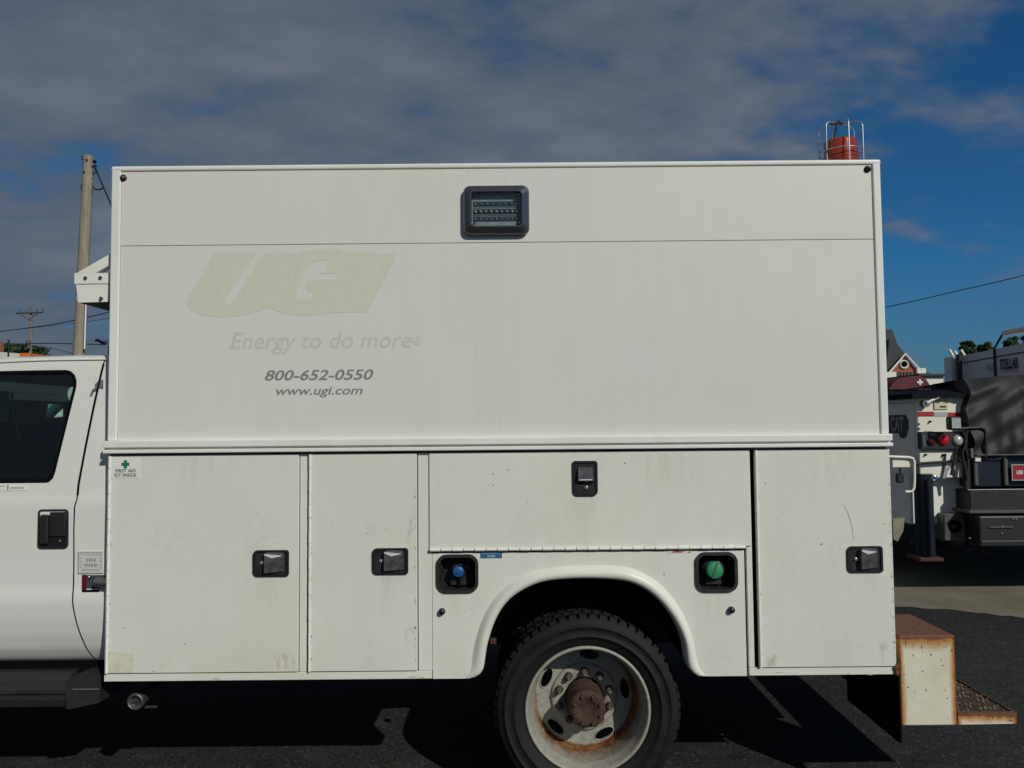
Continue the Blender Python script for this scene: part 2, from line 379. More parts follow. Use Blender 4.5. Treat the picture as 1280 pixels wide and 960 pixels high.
# bumper step: white paint rusting from its edges (object coordinates, half sizes given)
def edge_rust(name, hx, hz, top=.035, side=.02):
    m = bpy.data.materials.new(name); m.use_nodes = True; t = m.node_tree; p = t.nodes['Principled BSDF']
    tcn = t.nodes.new('ShaderNodeTexCoord').outputs['Object']; sp = t.nodes.new('ShaderNodeSeparateXYZ'); t.links.new(tcn, sp.inputs[0])
    ge = t.nodes.new('ShaderNodeNewGeometry'); sn = t.nodes.new('ShaderNodeSeparateXYZ'); t.links.new(ge.outputs['Normal'], sn.inputs[0])
    n = noise(t, tcn, 16, 6, .65, (1, 1, .45)); n2_ = noise(t, tcn, 70, 4)
    dt = mth(t, 'SUBTRACT', hz, sp.outputs[2]); dr = mth(t, 'SUBTRACT', hx, sp.outputs[0]); dl = mth(t, 'ADD', sp.outputs[0], hx)
    k = mth(t, 'MAXIMUM', ramp(t, mth(t, 'ADD', dt, mth(t, 'MULTIPLY', n, -.05)), top, -.01),
            mth(t, 'MAXIMUM', ramp(t, mth(t, 'ADD', dr, mth(t, 'MULTIPLY', n, -.02)), side, -.004), mth(t, 'MULTIPLY', ramp(t, mth(t, 'ADD', dl, mth(t, 'MULTIPLY', n, -.04)), side*.3, -.014), .75)))
    base = mixc(t, ramp(t, noise(t, tcn, 5, 5), .35, .75), (.72, .69, .54), (.60, .56, .40))
    chips = ramp(t, mth(t, 'ADD', noise(t, tcn, 60, 2, .5), mth(t, 'MULTIPLY', sp.outputs[2], .25)), .68, .71)
    c = mixc(t, ramp(t, k, .05, .75), base, (.44, .20, .05))
    c = mixc(t, ramp(t, k, .86, 1.0), c, (.16, .06, .022))
    c = mixc(t, mth(t, 'MULTIPLY', chips, .85), c, (.05, .03, .02))
    c = mixc(t, ramp(t, sn.outputs[2], .5, .8), c, mixc(t, ramp(t, n2_, .35, .65), (.20, .075, .035), (.11, .05, .028)))
    t.links.new(c, p.inputs['Base Color']); p.inputs['Roughness'].default_value = .6
    b = t.nodes.new('ShaderNodeBump'); b.inputs['Strength'].default_value = .12; b.inputs['Distance'].default_value = .006; t.links.new(n2_, b.inputs['Height']); t.links.new(b.outputs[0], p.inputs['Normal'])
    return m

# ------------------------------------------------------------------ ground
def asphalt():
    m = bpy.data.materials.new('asphalt'); m.use_nodes = True; t = m.node_tree; p = t.nodes['Principled BSDF']
    g = t.nodes.new('ShaderNodeNewGeometry').outputs['Position']
    big = noise(t, g, .55, 6, .6, dist=.6); mid = noise(t, g, 3.2, 6, .65, (1, 2.2, 1)); fine = noise(t, g, 95, 3, .6)
    v = t.nodes.new('ShaderNodeTexVoronoi'); v.inputs['Scale'].default_value = 130; t.links.new(g, v.inputs['Vector'])
    sepc = t.nodes.new('ShaderNodeSeparateColor'); t.links.new(v.outputs['Color'], sepc.inputs[0])
    c = mixc(t, ramp(t, big, .35, .68), (.022, .022, .023), (.034, .033, .031))
    c = mixc(t, mth(t, 'MULTIPLY', ramp(t, mid, .52, .72), .75), c, (.060, .058, .052))
    cr1 = noise(t, g, 1.4, 3, .5, dist=1.2); cr2 = mth(t, 'SUBTRACT', 1.0, mth(t, 'MULTIPLY', mth(t, 'ABSOLUTE', mth(t, 'SUBTRACT', cr1, .5)), 160), True)
    c = mixc(t, mth(t, 'MULTIPLY', cr2, .7), c, (.008, .008, .008))
    c = mixc(t, mth(t, 'MULTIPLY', ramp(t, fine, .35, .7), .5), c, (.016, .016, .016))
    c = mixc(t, mth(t, 'MULTIPLY', ramp(t, sepc.outputs[0], .90, 1.0), .8), c, (.13, .125, .11))
    t.links.new(c, p.inputs['Base Color']); p.inputs['Roughness'].default_value = .92; p.inputs['Specular IOR Level'].default_value = .18
    b = t.nodes.new('ShaderNodeBump'); b.inputs['Strength'].default_value = .6; b.inputs['Distance'].default_value = .006
    t.links.new(mth(t, 'ADD', fine, sepc.outputs[1]), b.inputs['Height']); t.links.new(b.outputs[0], p.inputs['Normal']); return m
M['asphalt'] = asphalt()
M['concrete'] = mat('dusty concrete', (.235, .212, .160), .95, spec=.1, col2=(.150, .134, .102), vscale=2.2, bump=.5, bscale=60)
m_ = MB(); m_.add([(-1500, -1500, 0), (1500, -1500, 0), (1500, 1500, 0), (-1500, 1500, 0)], [(0, 1, 2, 3)])
m_.build('asphalt_lot', M['asphalt'], kind='structure')
def gp(px, py):     # pixel on the ground plane
    d = CROT @ Vector(((px-640)/FPX, -(py-480)/FPX, -1.0)); t = -CAMZ/d.z; return d.x*t, d.y*t
near = [(2.6, 6.98), (3.1, 6.93), (3.7, 6.72), (4.25, 6.38), (4.7, 6.24), (5.3, 6.22), (6.2, 6.3), (8, 6.2), (12, 6.4)]
far = [(12, 13.5), (7, 13.2), (2.2, 13.0)]
nn = []
for i in range(len(near)-1):
    for k in range(8):
        t_ = k/8; nn.append((near[i][0]*(1-t_)+near[i+1][0]*t_, near[i][1]*(1-t_)+near[i+1][1]*t_+random.uniform(-.03, .03)))
nn.append(near[-1]); pts = nn+far
tr = tessellate_polygon([[Vector((p[0], p[1], 0)) for p in pts]])
m_ = MB(); m_.add([(p[0], p[1], .004) for p in pts], [tuple(t) if (Vector(pts[t[1]])-Vector(pts[t[0]])).cross(Vector(pts[t[2]])-Vector(pts[t[0]])) > 0 else tuple(t)[::-1] for t in tr])
m_.build('concrete_strip', M['concrete'], kind='structure')

# =================================================================== the service truck
TR = thing('service_truck', (0, 4.5, 0), 'long white service truck with tall box body and tool compartments, filling the photo', 'truck')
YF = 3.30; YB = 5.70
XL, XR = at(131, 700, YF)[0], at(1117, 700, YF)[0]           # ends of the lower body
ZB = at(628, 848.5, YF)[1]; ZM = at(622, 563, YF)[1]; ZT = at(620, 206, YF)[1]
UL, UR = at(136.5, 380, YF)[0], at(1106.3, 380, YF)[0]       # ends of the upper box
# --- arch curves
inner_px = [(587, 848.5), (595, 846.5), (602, 841), (605, 833), (610, 803), (622, 770), (641, 746), (674, 729), (712, 724), (755, 724), (788, 728.5), (815, 743), (839, 770), (854, 800), (859.5, 830), (864, 839), (871, 845), (880, 847)]
outer_px = [(580, 848.5), (584, 845), (587.5, 838), (589, 828), (592.5, 806), (603, 773), (622, 743), (652, 720), (690, 709.5), (728, 707), (771, 707), (798, 713.5), (828, 732), (853, 765), (866, 797), (873, 828), (878, 840), (886, 847)]
NA = 60
I_ = [Vector(at(p.x, p.y, YF)) for p in smooth_curve(inner_px, NA)]
O_ = [Vector(at(p.x, p.y, YF)) for p in smooth_curve(outer_px, NA)]
for c_ in (I_, O_): c_[0].y = ZB; c_[-1].y = ZB
wx0, wx1 = I_[8].x, I_[-9].x; wz = max(p.y for p in I_)
WX0, WX1, WZ = wx0-.13, wx1+.05, wz+.06
# body core boxes
def body_core():
    yb0 = YF+.115
    b = MB(); b.box(XL+.004, WX0, yb0, YB, ZB+.012, ZM)
    b.box(WX1, XR-.004, yb0, YB, ZB+.012, ZM)
    b.box(WX0+.001, WX1-.001, yb0, YB, WZ, ZM)
    b.box(XL+.004, XL+.012, YF+.031, yb0, ZB+.012, ZM).box(XR-.012, XR-.004, YF+.031, yb0, ZB+.012, ZM).box(XL+.013, XR-.013, YF+.031, yb0-.001, ZM-.02, ZM-.001)
    b.build('compartment_shell', M['paint'], TR)
    b = MB(); b.box(WX0+.002, WX1-.002, 4.08, 4.92, .80, WZ-.002)
    b.box(WX0+.002, WX0+.010, YF+.03, 4.1, ZB+.02, WZ-.003); b.box(WX1-.010, WX1-.002, YF+.03, 4.1, ZB+.02, WZ-.003)
    b.box(WX0+.011, WX1-.011, YF+.03, 4.1, WZ-.02, WZ-.004)
    b.build('wheel_well_liner', M['liner'], TR)
    b = MB(); b.box(XL+.01, WX0-.01, YF+.05, YB-.02, ZB-.0, ZB+.010); b.box(WX1+.01, XR-.01, YF+.05, YB-.02, ZB, ZB+.010); b.build('underbody_pan', M['liner'], TR)
body_core()
# face frame strips (posts and rails) around the doors, plane YF+.012
def pbox(px0, py0, px1, py1, y0, y1, name, m_, parent=TR, bev=.0015, label=None):
    x0, x1, z0, z1 = rc(px0, py0, px1, py1, YF); b = MB(); b.box(x0, x1, y0, y1, z0, z1, bev); return b.build(name, m_, parent, label)
def X(px, py=700, Y=YF): return at(px, py, Y)[0]
def Z(py, px=640, Y=YF): return at(px, py, Y)[1]
ZD1 = Z(565.5, 622)      # top of doors below black gap
ZDB = Z(837.5, 628)      # bottom of full height doors
YP = YF+.008
bx_ = lambda n, x0, x1, z0, z1, y0=YP, y1=YF+.0295, m_=M['paint'], bev=.002, parent=TR, label=None: MB().box(x0, x1, y0, y1, z0, z1, bev).build(n, m_, parent, label)
bx_('sill_rail', XL, X(539.6, 845), ZB, ZDB-.004)
bx_('sill_rail', X(934), XR, ZB, ZDB-.004)
bx_('door_post', X(374), X(383), ZDB-.003, ZD1)
bx_('door_post', X(522.5), X(539.6), ZDB-.003, ZD1)
bx_('door_post', X(933.8), X(941), ZDB-.003, ZD1)
# dark seal behind all gaps
MB().box(XL+.006, X(540), YF+.022, YF+.0293, ZDB-.002, ZM-.004).box(X(932), XR-.006, YF+.022, YF+.0293, ZDB-.002, ZM-.004).box(X(530), X(936), YF+.022, YF+.0293, Z(690), ZM-.004).build('door_seal', M['gap'], TR)
# doors
D1 = bx_('compartment_door', X(132.5), X(373), ZDB, ZD1, YF, YF+.019, label='front compartment door with the first aid sticker')
D2 = bx_('compartment_door', X(386), X(521.3), ZDB, ZD1, YF, YF+.019, label='narrow second compartment door')
ZH0 = Z(684.5, 734)
D3 = bx_('compartment_door', X(536.5, 620), X(938, 620), ZH0, ZD1, YF, YF+.019, label='wide top compartment door above the wheel')
D4 = bx_('compartment_door', X(946.6), XR-.002, ZDB, ZD1, YF, YF+.019, label='rear compartment door')
def hinge_v(x, z0, z1, parent):
    b = MB(); n = int((z1-z0)/.052); h = (z1-z0)/n
    for i in range(n): b.cyl((x, YF-.001, z0+i*h+.001), (x, YF-.001, z0+(i+1)*h-.001), .0048 if i % 2 else .0056, seg=8)
    return b.build('hinge', M['trim'], parent)
hinge_v(X(135.3), ZDB, ZD1, D1); hinge_v(X(387), ZDB, ZD1, D2); hinge_v(X(947.8), ZDB, ZD1, D4)
b = MB(); n = 28; xa, xb_ = X(537), X(932.5); h = (xb_-xa)/n
for i in range(n): b.cyl((xa+i*h+.0015, YF-.003, ZH0-.004), (xa+(i+1)*h-.0015, YF-.003, ZH0-.004), .0062 if i % 2 else .007, seg=8)
b.build('hinge', M['trim'], D3)
MB().box(X(535.5), X(933.5), YF+.004, YF+.0215, Z(689), Z(687)+.001).build('drip_gap', M['gap'], TR)
# little paint chips and rust marks placed where the photo has them
def chips(parent, pts, m_, y):
    b = MB()
    for (px, py, s_) in pts:
        x, z = at(px, py, YF); n = 6; a0 = random.random()*6
        poly = [(x+s_*random.uniform(.4, 1)*math.cos(a0+2*math.pi*k/n)*.0034, z+s_*random.uniform(.4, 1.2)*math.sin(a0+2*math.pi*k/n)*.0034) for k in range(n)]
        b.add([(p[0], y, p[1]) for p in poly], [tuple(range(n))])
    return b.build('paint_chips', m_, parent, kind='stuff')
M['chip'] = mat('chipped paint', (.16, .12, .08), .8, var=.4, vscale=90)
chips(D1, [(344, 679, .7), (150, 699, .5), (190, 655, .7), (195, 662, .8), (308, 782, .6), (165, 827, .7), (192, 839, 1.2), (354, 640, .4), (245, 612, .4), (330, 590, .3), (360, 660, .4), (364, 700, .4)], M['chip'], YF-.0006)
chips(D2, [(514, 652, .8), (516, 661, .6), (512, 674, .5), (513, 684, .7), (517, 602, .4), (518, 613, .4), (499, 770, .5), (503, 812, .4), (430, 780, .3), (512, 740, .4), (411, 739, .4), (508, 700, .5), (516, 560+20, .4)], M['chip'], YF-.0006)
chips(D3, [(616, 592, 1.1), (620, 594, .6), (659, 627, .8), (566, 586, .5), (590, 660, .6), (914, 612, .6), (692, 588, .5), (688, 596, .5), (564, 683, .6), (840, 640, .4)], M['chip'], YF-.0006)
chips(D4, [(1093, 582, .5), (1110, 634, .7), (1098, 656, .4), (1101, 668, .4), (1027, 706, .5), (1059, 640, .4), (1094, 752, .5), (1092, 760, .5), (1105, 795, .4), (990, 790, .3), (1113, 720, .6)], M['chip'], YF-.0006)
def scratch(parent, pp, w, y):
    q = smooth_curve(pp, 14); P3 = [at(p.x, p.y, YF) for p in q]; b = MB(); v = []
    for i, p in enumerate(P3):
        ww = w*math.sin(math.pi*(i+.5)/len(P3)); v += [(p[0]-ww, y, p[1]), (p[0]+ww, y, p[1])]
    b.add(v, [(2*i, 2*i+1, 2*i+3, 2*i+2) for i in range(len(P3)-1)]); b.build('scratch', M['ghost3'], parent)
scratch(D4, [(1053, 627), (1060, 642), (1065, 660), (1067, 676)], .0011, YF-.0006)
bx_('tape_residue', X(133.5, 828), X(168, 828), ZDB+.003, Z(815, 150), YF-.0008, YF, M['residue'], 0, D1)
# --- fender panel with arch notch and two cup holes
midc = [I_[i].lerp(O_[i], .6) for i in range(NA)]
fx0, fx1, fz1 = X(540.5, 770), X(932.6, 770), Z(690, 736)
outline = [(fx0, ZB), (midc[0].x, ZB)]+[(p.x, p.y) for p in midc[1:-1]]+[(midc[-1].x, ZB), (fx1, ZB), (fx1, fz1), (fx0, fz1)]
outline = outline[::1]
cupA = rc(545.5, 690.5, 598, 741.5, YF); cupB = rc(869.5, 688.5, 922.5, 740.5, YF)
cupA = (cupA[0], cupA[1], cupA[2], fz1-.006); cupB = (cupB[0], cupB[1], cupB[2], fz1-.006)
def inset(c, d): return (c[0]+d, c[1]-d, c[2]+d, c[3]-d)
holes = [rr(*inset(c, .006), .036, 5) for c in (cupA, cupB)]
FP = MB().prism(outline, YP, YF+.024, holes).build('fender_panel', M['paint'], TR)
b = MB(); v = []; prof = [(1.0, .009), (.86, .003), (.68, -.009), (.45, -.016), (.22, -.014), (.05, -.004), (0, .006), (0, .05), (0, .085)]
for i in range(NA):
    ef = min(1, i/7, (NA-1-i)/7)**.6
    for (t_, dy) in prof: p = I_[i].lerp(O_[i], t_); v.append((p.x, YF+(dy if dy > .009 else .009+(dy-.009)*ef), p.y))
n = len(prof); b.add(v, [(i*n+k, i*n+k+1, (i+1)*n+k+1, (i+1)*n+k) for i in range(NA-1) for k in range(n-1)], True)
b.build('arch_flare', M['paint'], TR, fix=True)
chips(FP, [(718, 720, .7), (900, 700, .3), (581, 843, .8), (584, 846, .8), (845, 764, .5), (612, 700, .4), (560, 800, .3), (905, 820, .4)], M['chip'], YP-.0125)
# rust on sill
def rustblob(parent, cx_, cz_, rx, rz, y, name='rust_patch', m_=None, ybk=.0012):
    n = 26; poly = [(cx_+rx*random.uniform(.6, 1.1)*math.cos(2*math.pi*k/n), cz_+rz*random.uniform(.6, 1.1)*math.sin(2*math.pi*k/n)) for k in range(n)]
    return MB().prism(poly, y, y+ybk).build(name, m_ or M['rustflake'], parent)
M['rustflake'] = mat('flaking rust', (.23, .085, .025), .9, col2=(.055, .025, .015), vscale=60, bump=.8, bscale=120)
M['ruststain'] = mat('rust stain', (.52, .42, .26), .7, col2=(.66, .64, .52), vscale=40)
for (px, py, a_, b_) in ((516, 846.5, .018, .004), (527, 847.3, .014, .004)):
    x, z = at(px, py, YF); rustblob(TR, x, z, a_, b_, YP-.0012, m_=M['ruststain'])
for (px, py, a_, b_) in ((270, 849, .02, .006), (1062, 843, .006, .0035), (1090, 843.6, .014, .003), (975, 841, .02, .003)):
    x, z = at(px, py, YF); rustblob(TR, x, z, a_, b_, YP-.0012, m_=M['ruststain'])
# --- filler cups
def cup(c, capmat, capx, capz, capr, slot, nm):
    fr_ = MB().prism(rr(*c, .042, 6), YF-.001, YF+.012, [rr(*inset(c, .013), .031, 6)]).build(nm, M['cupblack'], TR)
    i = inset(c, .013); a = rr(*i, .031, 6); d_ = .075; bcx, bcz = (i[0]+i[1])/2, (i[2]+i[3])/2
    b = MB(); v = []; ks = ((1.0, .0), (.98, .02), (.9, .05), (.78, .07))
    for (k, dy) in ks:
        for p in a: v.append((bcx+(p[0]-bcx)*k, YF+.010+dy, bcz+(p[1]-bcz)*k-.006*(dy > .03)))
    n = len(a); b.add(v, [(r_*n+q, (r_+1)*n+q, (r_+1)*n+(q+1) % n, r_*n+(q+1) % n) for r_ in range(len(ks)-1) for q in range(n)], True)
    b.add(v[-n:], [tuple(range(n))])
    b.build('bowl', M['cupblack'], fr_, fix=False)
    hs = .034
    MB().prism([(capx-hs, i[2]+.012), (capx+hs, i[2]+.012), (capx+hs*.72, capz+capr*1.35), (capx-hs*.72, capz+capr*1.35)], YF+.045, YF+.075).build('filler_boss', M['cupblack'], fr_)
    cp = MB().lathe([(0, 0), (capr*.8, 0), (capr, .004), (capr*1.02, .03)], (capx, YF+.016, capz), seg=24).build('filler_cap', capmat, fr_)
    MB().lathe([(capr*1.0, .0), (capr*1.35, .002), (capr*1.4, .02)], (capx, YF+.040, capz), seg=24).build('cap_collar', M['black'], fr_)
    sx, sz = math.cos(slot), math.sin(slot)
    w_, l_ = capr*.09, capr*.92
    MB().prism([(capx+sx*l_-sz*w_, capz+sz*l_+sx*w_), (capx-sx*l_-sz*w_, capz-sz*l_+sx*w_), (capx-sx*l_+sz*w_, capz-sz*l_-sx*w_), (capx+sx*l_+sz*w_, capz+sz*l_-sx*w_)], YF+.0125, YF+.0165).build('cap_grip', capmat if capmat is M['blue'] else M['printgreen'], fr_)
    return fr_
M['cupblack'] = mat('dusty black cup', (.010, .010, .011), .6, col2=(.035, .033, .03), vscale=40, thr=(.45, .75))
ca = at(572.3, 716, YF); cup(cupA, M['blue'], ca[0], ca[1], .024, R(5), 'fluid_filler')
cb = at(895, 714.5, YF); cup(cupB, M['green'], cb[0], cb[1], .036, R(72), 'fuel_filler')
for (px, py) in ((552.5, 764.5), (914.5, 762.5)):
    x, z = at(px, py, YF); s_ = 1 if px > 700 else -1
    MB().lathe([(0, -.02), (.011, -.019), (.014, -.012), (.014, .0)], (x, YP, z), seg=16).build('drain_plug', M['black'], TR)
# --- road film and drip marks: thin patchy dirt lying on the paint
def grimemat(name, col, scale, stretch, lo, hi, amt, fade='under'):
    m = bpy.data.materials.new(name); m.use_nodes = True; t = m.node_tree; p = t.nodes['Principled BSDF']; out = t.nodes['Material Output']
    p.inputs['Base Color'].default_value = (*col, 1); p.inputs['Roughness'].default_value = .8
    tcn = t.nodes.new('ShaderNodeTexCoord'); sp = t.nodes.new('ShaderNodeSeparateXYZ'); t.links.new(tcn.outputs['Generated'], sp.inputs[0])
    g = t.nodes.new('ShaderNodeNewGeometry').outputs['Position']; n = ramp(t, noise(t, g, scale, 5, .65, stretch), lo, hi)
    u, w = sp.outputs[0], sp.outputs[2]
    f = mth(t, 'MULTIPLY', mth(t, 'MULTIPLY', mth(t, 'MULTIPLY', u, mth(t, 'SUBTRACT', 1.0, u)), 4.0, True), n)
    if fade == 'under': f = mth(t, 'MULTIPLY', f, ramp(t, w, 0, 1, 'SMOOTHSTEP'))
    elif fade == 'up': f = mth(t, 'MULTIPLY', f, ramp(t, w, 1, 0, 'SMOOTHSTEP'))
    elif fade == 'round': f = mth(t, 'MULTIPLY', f, mth(t, 'MULTIPLY', mth(t, 'MULTIPLY', w, mth(t, 'SUBTRACT', 1.0, w)), 4.0, True))
    tr_ = t.nodes.new('ShaderNodeBsdfTransparent'); mx_ = t.nodes.new('ShaderNodeMixShader')
    t.links.new(mth(t, 'MULTIPLY', f, amt, True), mx_.inputs[0]); t.links.new(tr_.outputs[0], mx_.inputs[1]); t.links.new(p.outputs[0], mx_.inputs[2]); t.links.new(mx_.outputs[0], out.inputs[0])
    return m
G1 = grimemat('drip grime', (.24, .20, .13), 30, (1, 1, .12), .40, .75, .11)
G2 = grimemat('splash film', (.33, .29, .19), 7, (1, 1, .8), .35, .75, .10, 'up')
G3 = grimemat('hinge grime', (.05, .04, .03), 90, (1, 1, .7), .56, .66, .55, 'none')
G4 = grimemat('rust bleed', (.30, .13, .04), 26, (1, 1, .3), .52, .72, .40, 'round')
G5 = grimemat('hand smudges', (.38, .36, .27), 12, (1, 1, 1), .42, .72, .09, 'round')
def grime(parent, px0, py0, px1, py1, m__, dy=.0010, base=YF):
    x0, x1, z0, z1 = rc(px0, py0, px1, py1, YF); y = base-dy
    b = MB(); b.add([(x0, y, z0), (x1, y, z0), (x1, y, z1), (x0, y, z1)], [(0, 1, 2, 3)]); return b.build('grime', m__, parent)
for dd, a, c, d_, e in ((D1, 316, 721, 362, 800), (D2, 465, 718, 511, 800), (D4, 1056, 716, 1104, 810), (D3, 712, 620, 750, 680), (D1, 200, 572, 300, 640), (D3, 780, 567, 900, 640), (D4, 960, 566, 1090, 640)): grime(dd, a, c, d_, e, G1)
for dd, a, c, d_, e in ((D1, 141, 770, 371, 840), (D2, 390, 770, 520, 837), (D4, 953, 760, 1116, 834), (FP, 542, 790, 588, 847), (FP, 882, 790, 932, 846)): grime(dd, a, c, d_, e, G2, base=YF if dd is not FP else YP, dy=.0014)
for dd, a, c, d_, e in ((D1, 136.5, 572, 139.6, 838), (D2, 388.5, 570, 391, 836), (D4, 948.8, 566, 951, 834), (D2, 517.5, 590, 520.8, 836), (D4, 1113, 600, 1116.5, 834)): grime(dd, a, c, d_, e, G3, dy=.0016)
for dd, a, c, d_, e in ((D2, 508, 640, 521, 700), (D2, 505, 780, 521, 836), (D4, 1098, 800, 1117, 835), (D1, 330, 815, 372, 841), (D4, 946, 815, 985, 835)): grime(dd, a, c, d_, e, G4, dy=.0020)
for dd, a, c, d_, e in ((D1, 290, 640, 372, 740), (D2, 440, 640, 521, 740), (D4, 1030, 640, 1110, 740), (D3, 690, 570, 770, 650), (D1, 170, 640, 260, 720)): grime(dd, a, c, d_, e, G5, dy=.0024)
grime(FP, 540, 740, 604, 790, G1, .0014, YP); grime(FP, 868, 740, 924, 800, G1, .0014, YP)
# --- latches
def latch(door, px0, py0, px1, py1, vertical=False, flip=False):
    x0, x1, z0, z1 = rc(px0, py0, px1, py1, YF); r = .012
    if vertical: rad = [.022, .022, r, r]
    elif flip: rad = [r, r, r, r]
    else: rad = [.020, r, r, .020]
    bz = MB().prism(rr(x0, x1, z0, z1, rad, 4), YF-.007, YF, [rr(x0+.009, x1-.009, z0+.009, z1-.009, [q*.6 for q in rad], 4)]).build('latch', M['black'], door)
    MB().prism(rr(x0+.008, x1-.008, z0+.008, z1-.008, .008, 4), YF-.0015, YF-.0003).build('latch_plate', M['black'], bz)
    if vertical:
        a, b_, c, d = x0+.025, x1-.022, (z0+z1)/2-.008, z1-.030
        q = [(a, YF-.010, d), (b_, YF-.010, d), (b_+.003, YF-.026, c), (a-.003, YF-.026, c), (a-.003, YF-.002, c-.012), (b_+.003, YF-.002, c-.012), (a, YF-.001, d+.004), (b_, YF-.001, d+.004)]
        bb = MB(); bb.add(q, [(3, 2, 1, 0), (3, 4, 5, 2), (1, 7, 6, 0), (0, 6, 4, 3), (2, 5, 7, 1)]); bb.build('paddle', M['paddle'], bz, fix=True)
        MB().box(a+.002, b_-.004, YF-.0265, YF-.024, c+.001, c+.006, .001).build('paddle_highlight', M['glint'], bz)
        lx, lz = (x0+x1)/2+.004, z0+.036
    else:
        # paddle fills the right of the bezel, its left lip lifted
        a, b_, c, d = x0+.053, x1-.024, z0+.022, z1-.020
        q = [(a, YF-.024, c-.004), (b_, YF-.009, c), (b_, YF-.009, d), (a, YF-.024, d+.006), (a-.006, YF-.002, c-.004), (b_+.004, YF-.001, c), (b_+.004, YF-.001, d), (a-.006, YF-.002, d+.006), (a+.010, YF-.014, d+.012), (b_, YF-.002, d+.010)]
        bb = MB(); bb.add(q, [(0, 1, 2, 3), (4, 0, 3, 7), (1, 5, 6, 2), (0, 4, 5, 1), (3, 2, 9, 8), (3, 8, 7)]); bb.build('paddle', M['paddle'], bz, fix=True)
        b = MB(); b.add([(a+.001, YF-.0255, d+.002), (a+.030, YF-.0185, d-.012), (b_-.004, YF-.0125, d-.004), (a+.003, YF-.0258, d+.008)], [(0, 1, 2, 3)]); b.add([(a+.001, YF-.0245, d+.002), (a+.030, YF-.0175, d-.008), (b_-.004, YF-.0105, d-.002), (a+.003, YF-.0235, d+.006)], [(0, 3, 2, 1)]); b.build('paddle_highlight', M['glint'], bz)
        lx, lz = x0+.036, (z0+z1)/2+.001
    MB().lathe([(0, -.003), (.004, -.004), (.008, -.003), (.009, .003)], (lx, YF-.0045, lz), seg=14).build('key_lock', M['chromedull'], bz)
    return bz
M['paddle'] = mat('worn black chrome paddle', (.14, .145, .15), .22, metal=.25, spec=.9, var=.8, vscale=28)
M['glint'] = mat('painted paddle highlight', (.72, .74, .74), .25, metal=.1, spec=.8)  # pale colour standing in for the bright reflection on the paddles
M['chromedull'] = mat('lock cylinder', (.5, .5, .48), .3, metal=.8)
latch(D1, 316.5, 687.5, 361.5, 720.5); latch(D2, 465.5, 685, 510.5, 718); latch(D4, 1058.5, 682.5, 1103, 715.5)
latch(D3, 715.5, 576, 747, 620, vertical=True)
# dirty run under top latch
M['streak'] = mat('grime streak', (.60, .60, .50), .6, var=.1, vscale=30)
# --- moulding rail between upper box and compartments
mx0, mx1 = X(131.2, 560), X(1114, 556)
def hband(name, ptop, pbot, y0, m_, bev=.002, parent=TR):
    return MB().box(mx0, mx1, y0, YF+.05, Z(pbot, 622), Z(ptop, 622), bev, 2).build(name, m_, parent)
hband('belt_moulding', 546.8, 555.2, YF-.016, M['trim'], .003)
MB().box(mx0+.002, mx1-.002, YF+.004, YF+.05, Z(559, 622), Z(555.2, 622)+.001).build('moulding_groove', M['trim'], TR)
hband('drip_moulding', 557.8, 562.3, YF-.020, M['trim'], .003)
# --- upper box
ZU0 = Z(547, 620)
b = MB(); b.box(UL+.02, UR-.02, YF+.022, YB, ZU0+.002, ZT-.012); b.build('box_shell', M['paint_up'], TR)
sx0, sx1 = X(148.5, 380), X(1095.5, 380); zs = Z(302.8, 620)
SP = MB().box(sx0+.0015, sx1-.0015, YF+.006, YF+.02, ZU0, zs-.0013, .0008).build('side_panel', M['paint_up'], TR)
UP = MB().box(sx0+.0015, sx1-.0015, YF+.006, YF+.02, zs+.0013, ZT-.0145, .0008).build('upper_panel', M['paint_up'], TR)
MB().box(sx0-.001, sx1+.001, YF+.0195, YF+.0225, ZU0, ZT-.021).build('panel_seam', M['gap'], TR)
def extr(name, x0, x1, z0, z1, dirx):
    # rounded corner extrusion
    b = MB(); b.box(x0, x1, YF, YF+.06, z0, z1, .006, 3); return b.build(name, M['trim'], TR)
extr('corner_post', UL, sx0-.0005, ZU0, ZT-.006, -1); extr('corner_post', sx1+.0025, UR, ZU0, ZT-.006, 1)
MB().box(UL-.003, UR+.003, YF-.001, YB+.002, ZT-.014, ZT+.010, .009, 4).build('roof_cap', M['trim'], TR)
# far face of box, rear door seam
MB().box(UR-.0005, UR+.006, 3.42, 4.48, ZU0+.05, ZT-.08, .002).build('rear_door', M['paint'], TR); MB().box(UR-.0005, UR+.006, 4.52, 5.58, ZU0+.05, ZT-.08, .002).build('rear_door', M['paint'], TR)
# marker lights
for px, py in ((153.5, 222), (1085, 211)):
    x, z = at(px, py, YF)
    q = MB().lathe([(0, -.004), (.013, -.003), (.0155, .003), (.0155, .008)], (x, YF+.002, z), seg=20).build('marker_light', M['black'], TR)
    MB().lathe([(0, -.011), (.006, -.009), (.009, -.004), (.010, 0)], (x, YF+.001, z), seg=16).build('marker_lens', M['markerred'] if 'markerred' in M else M['darkred'], q)
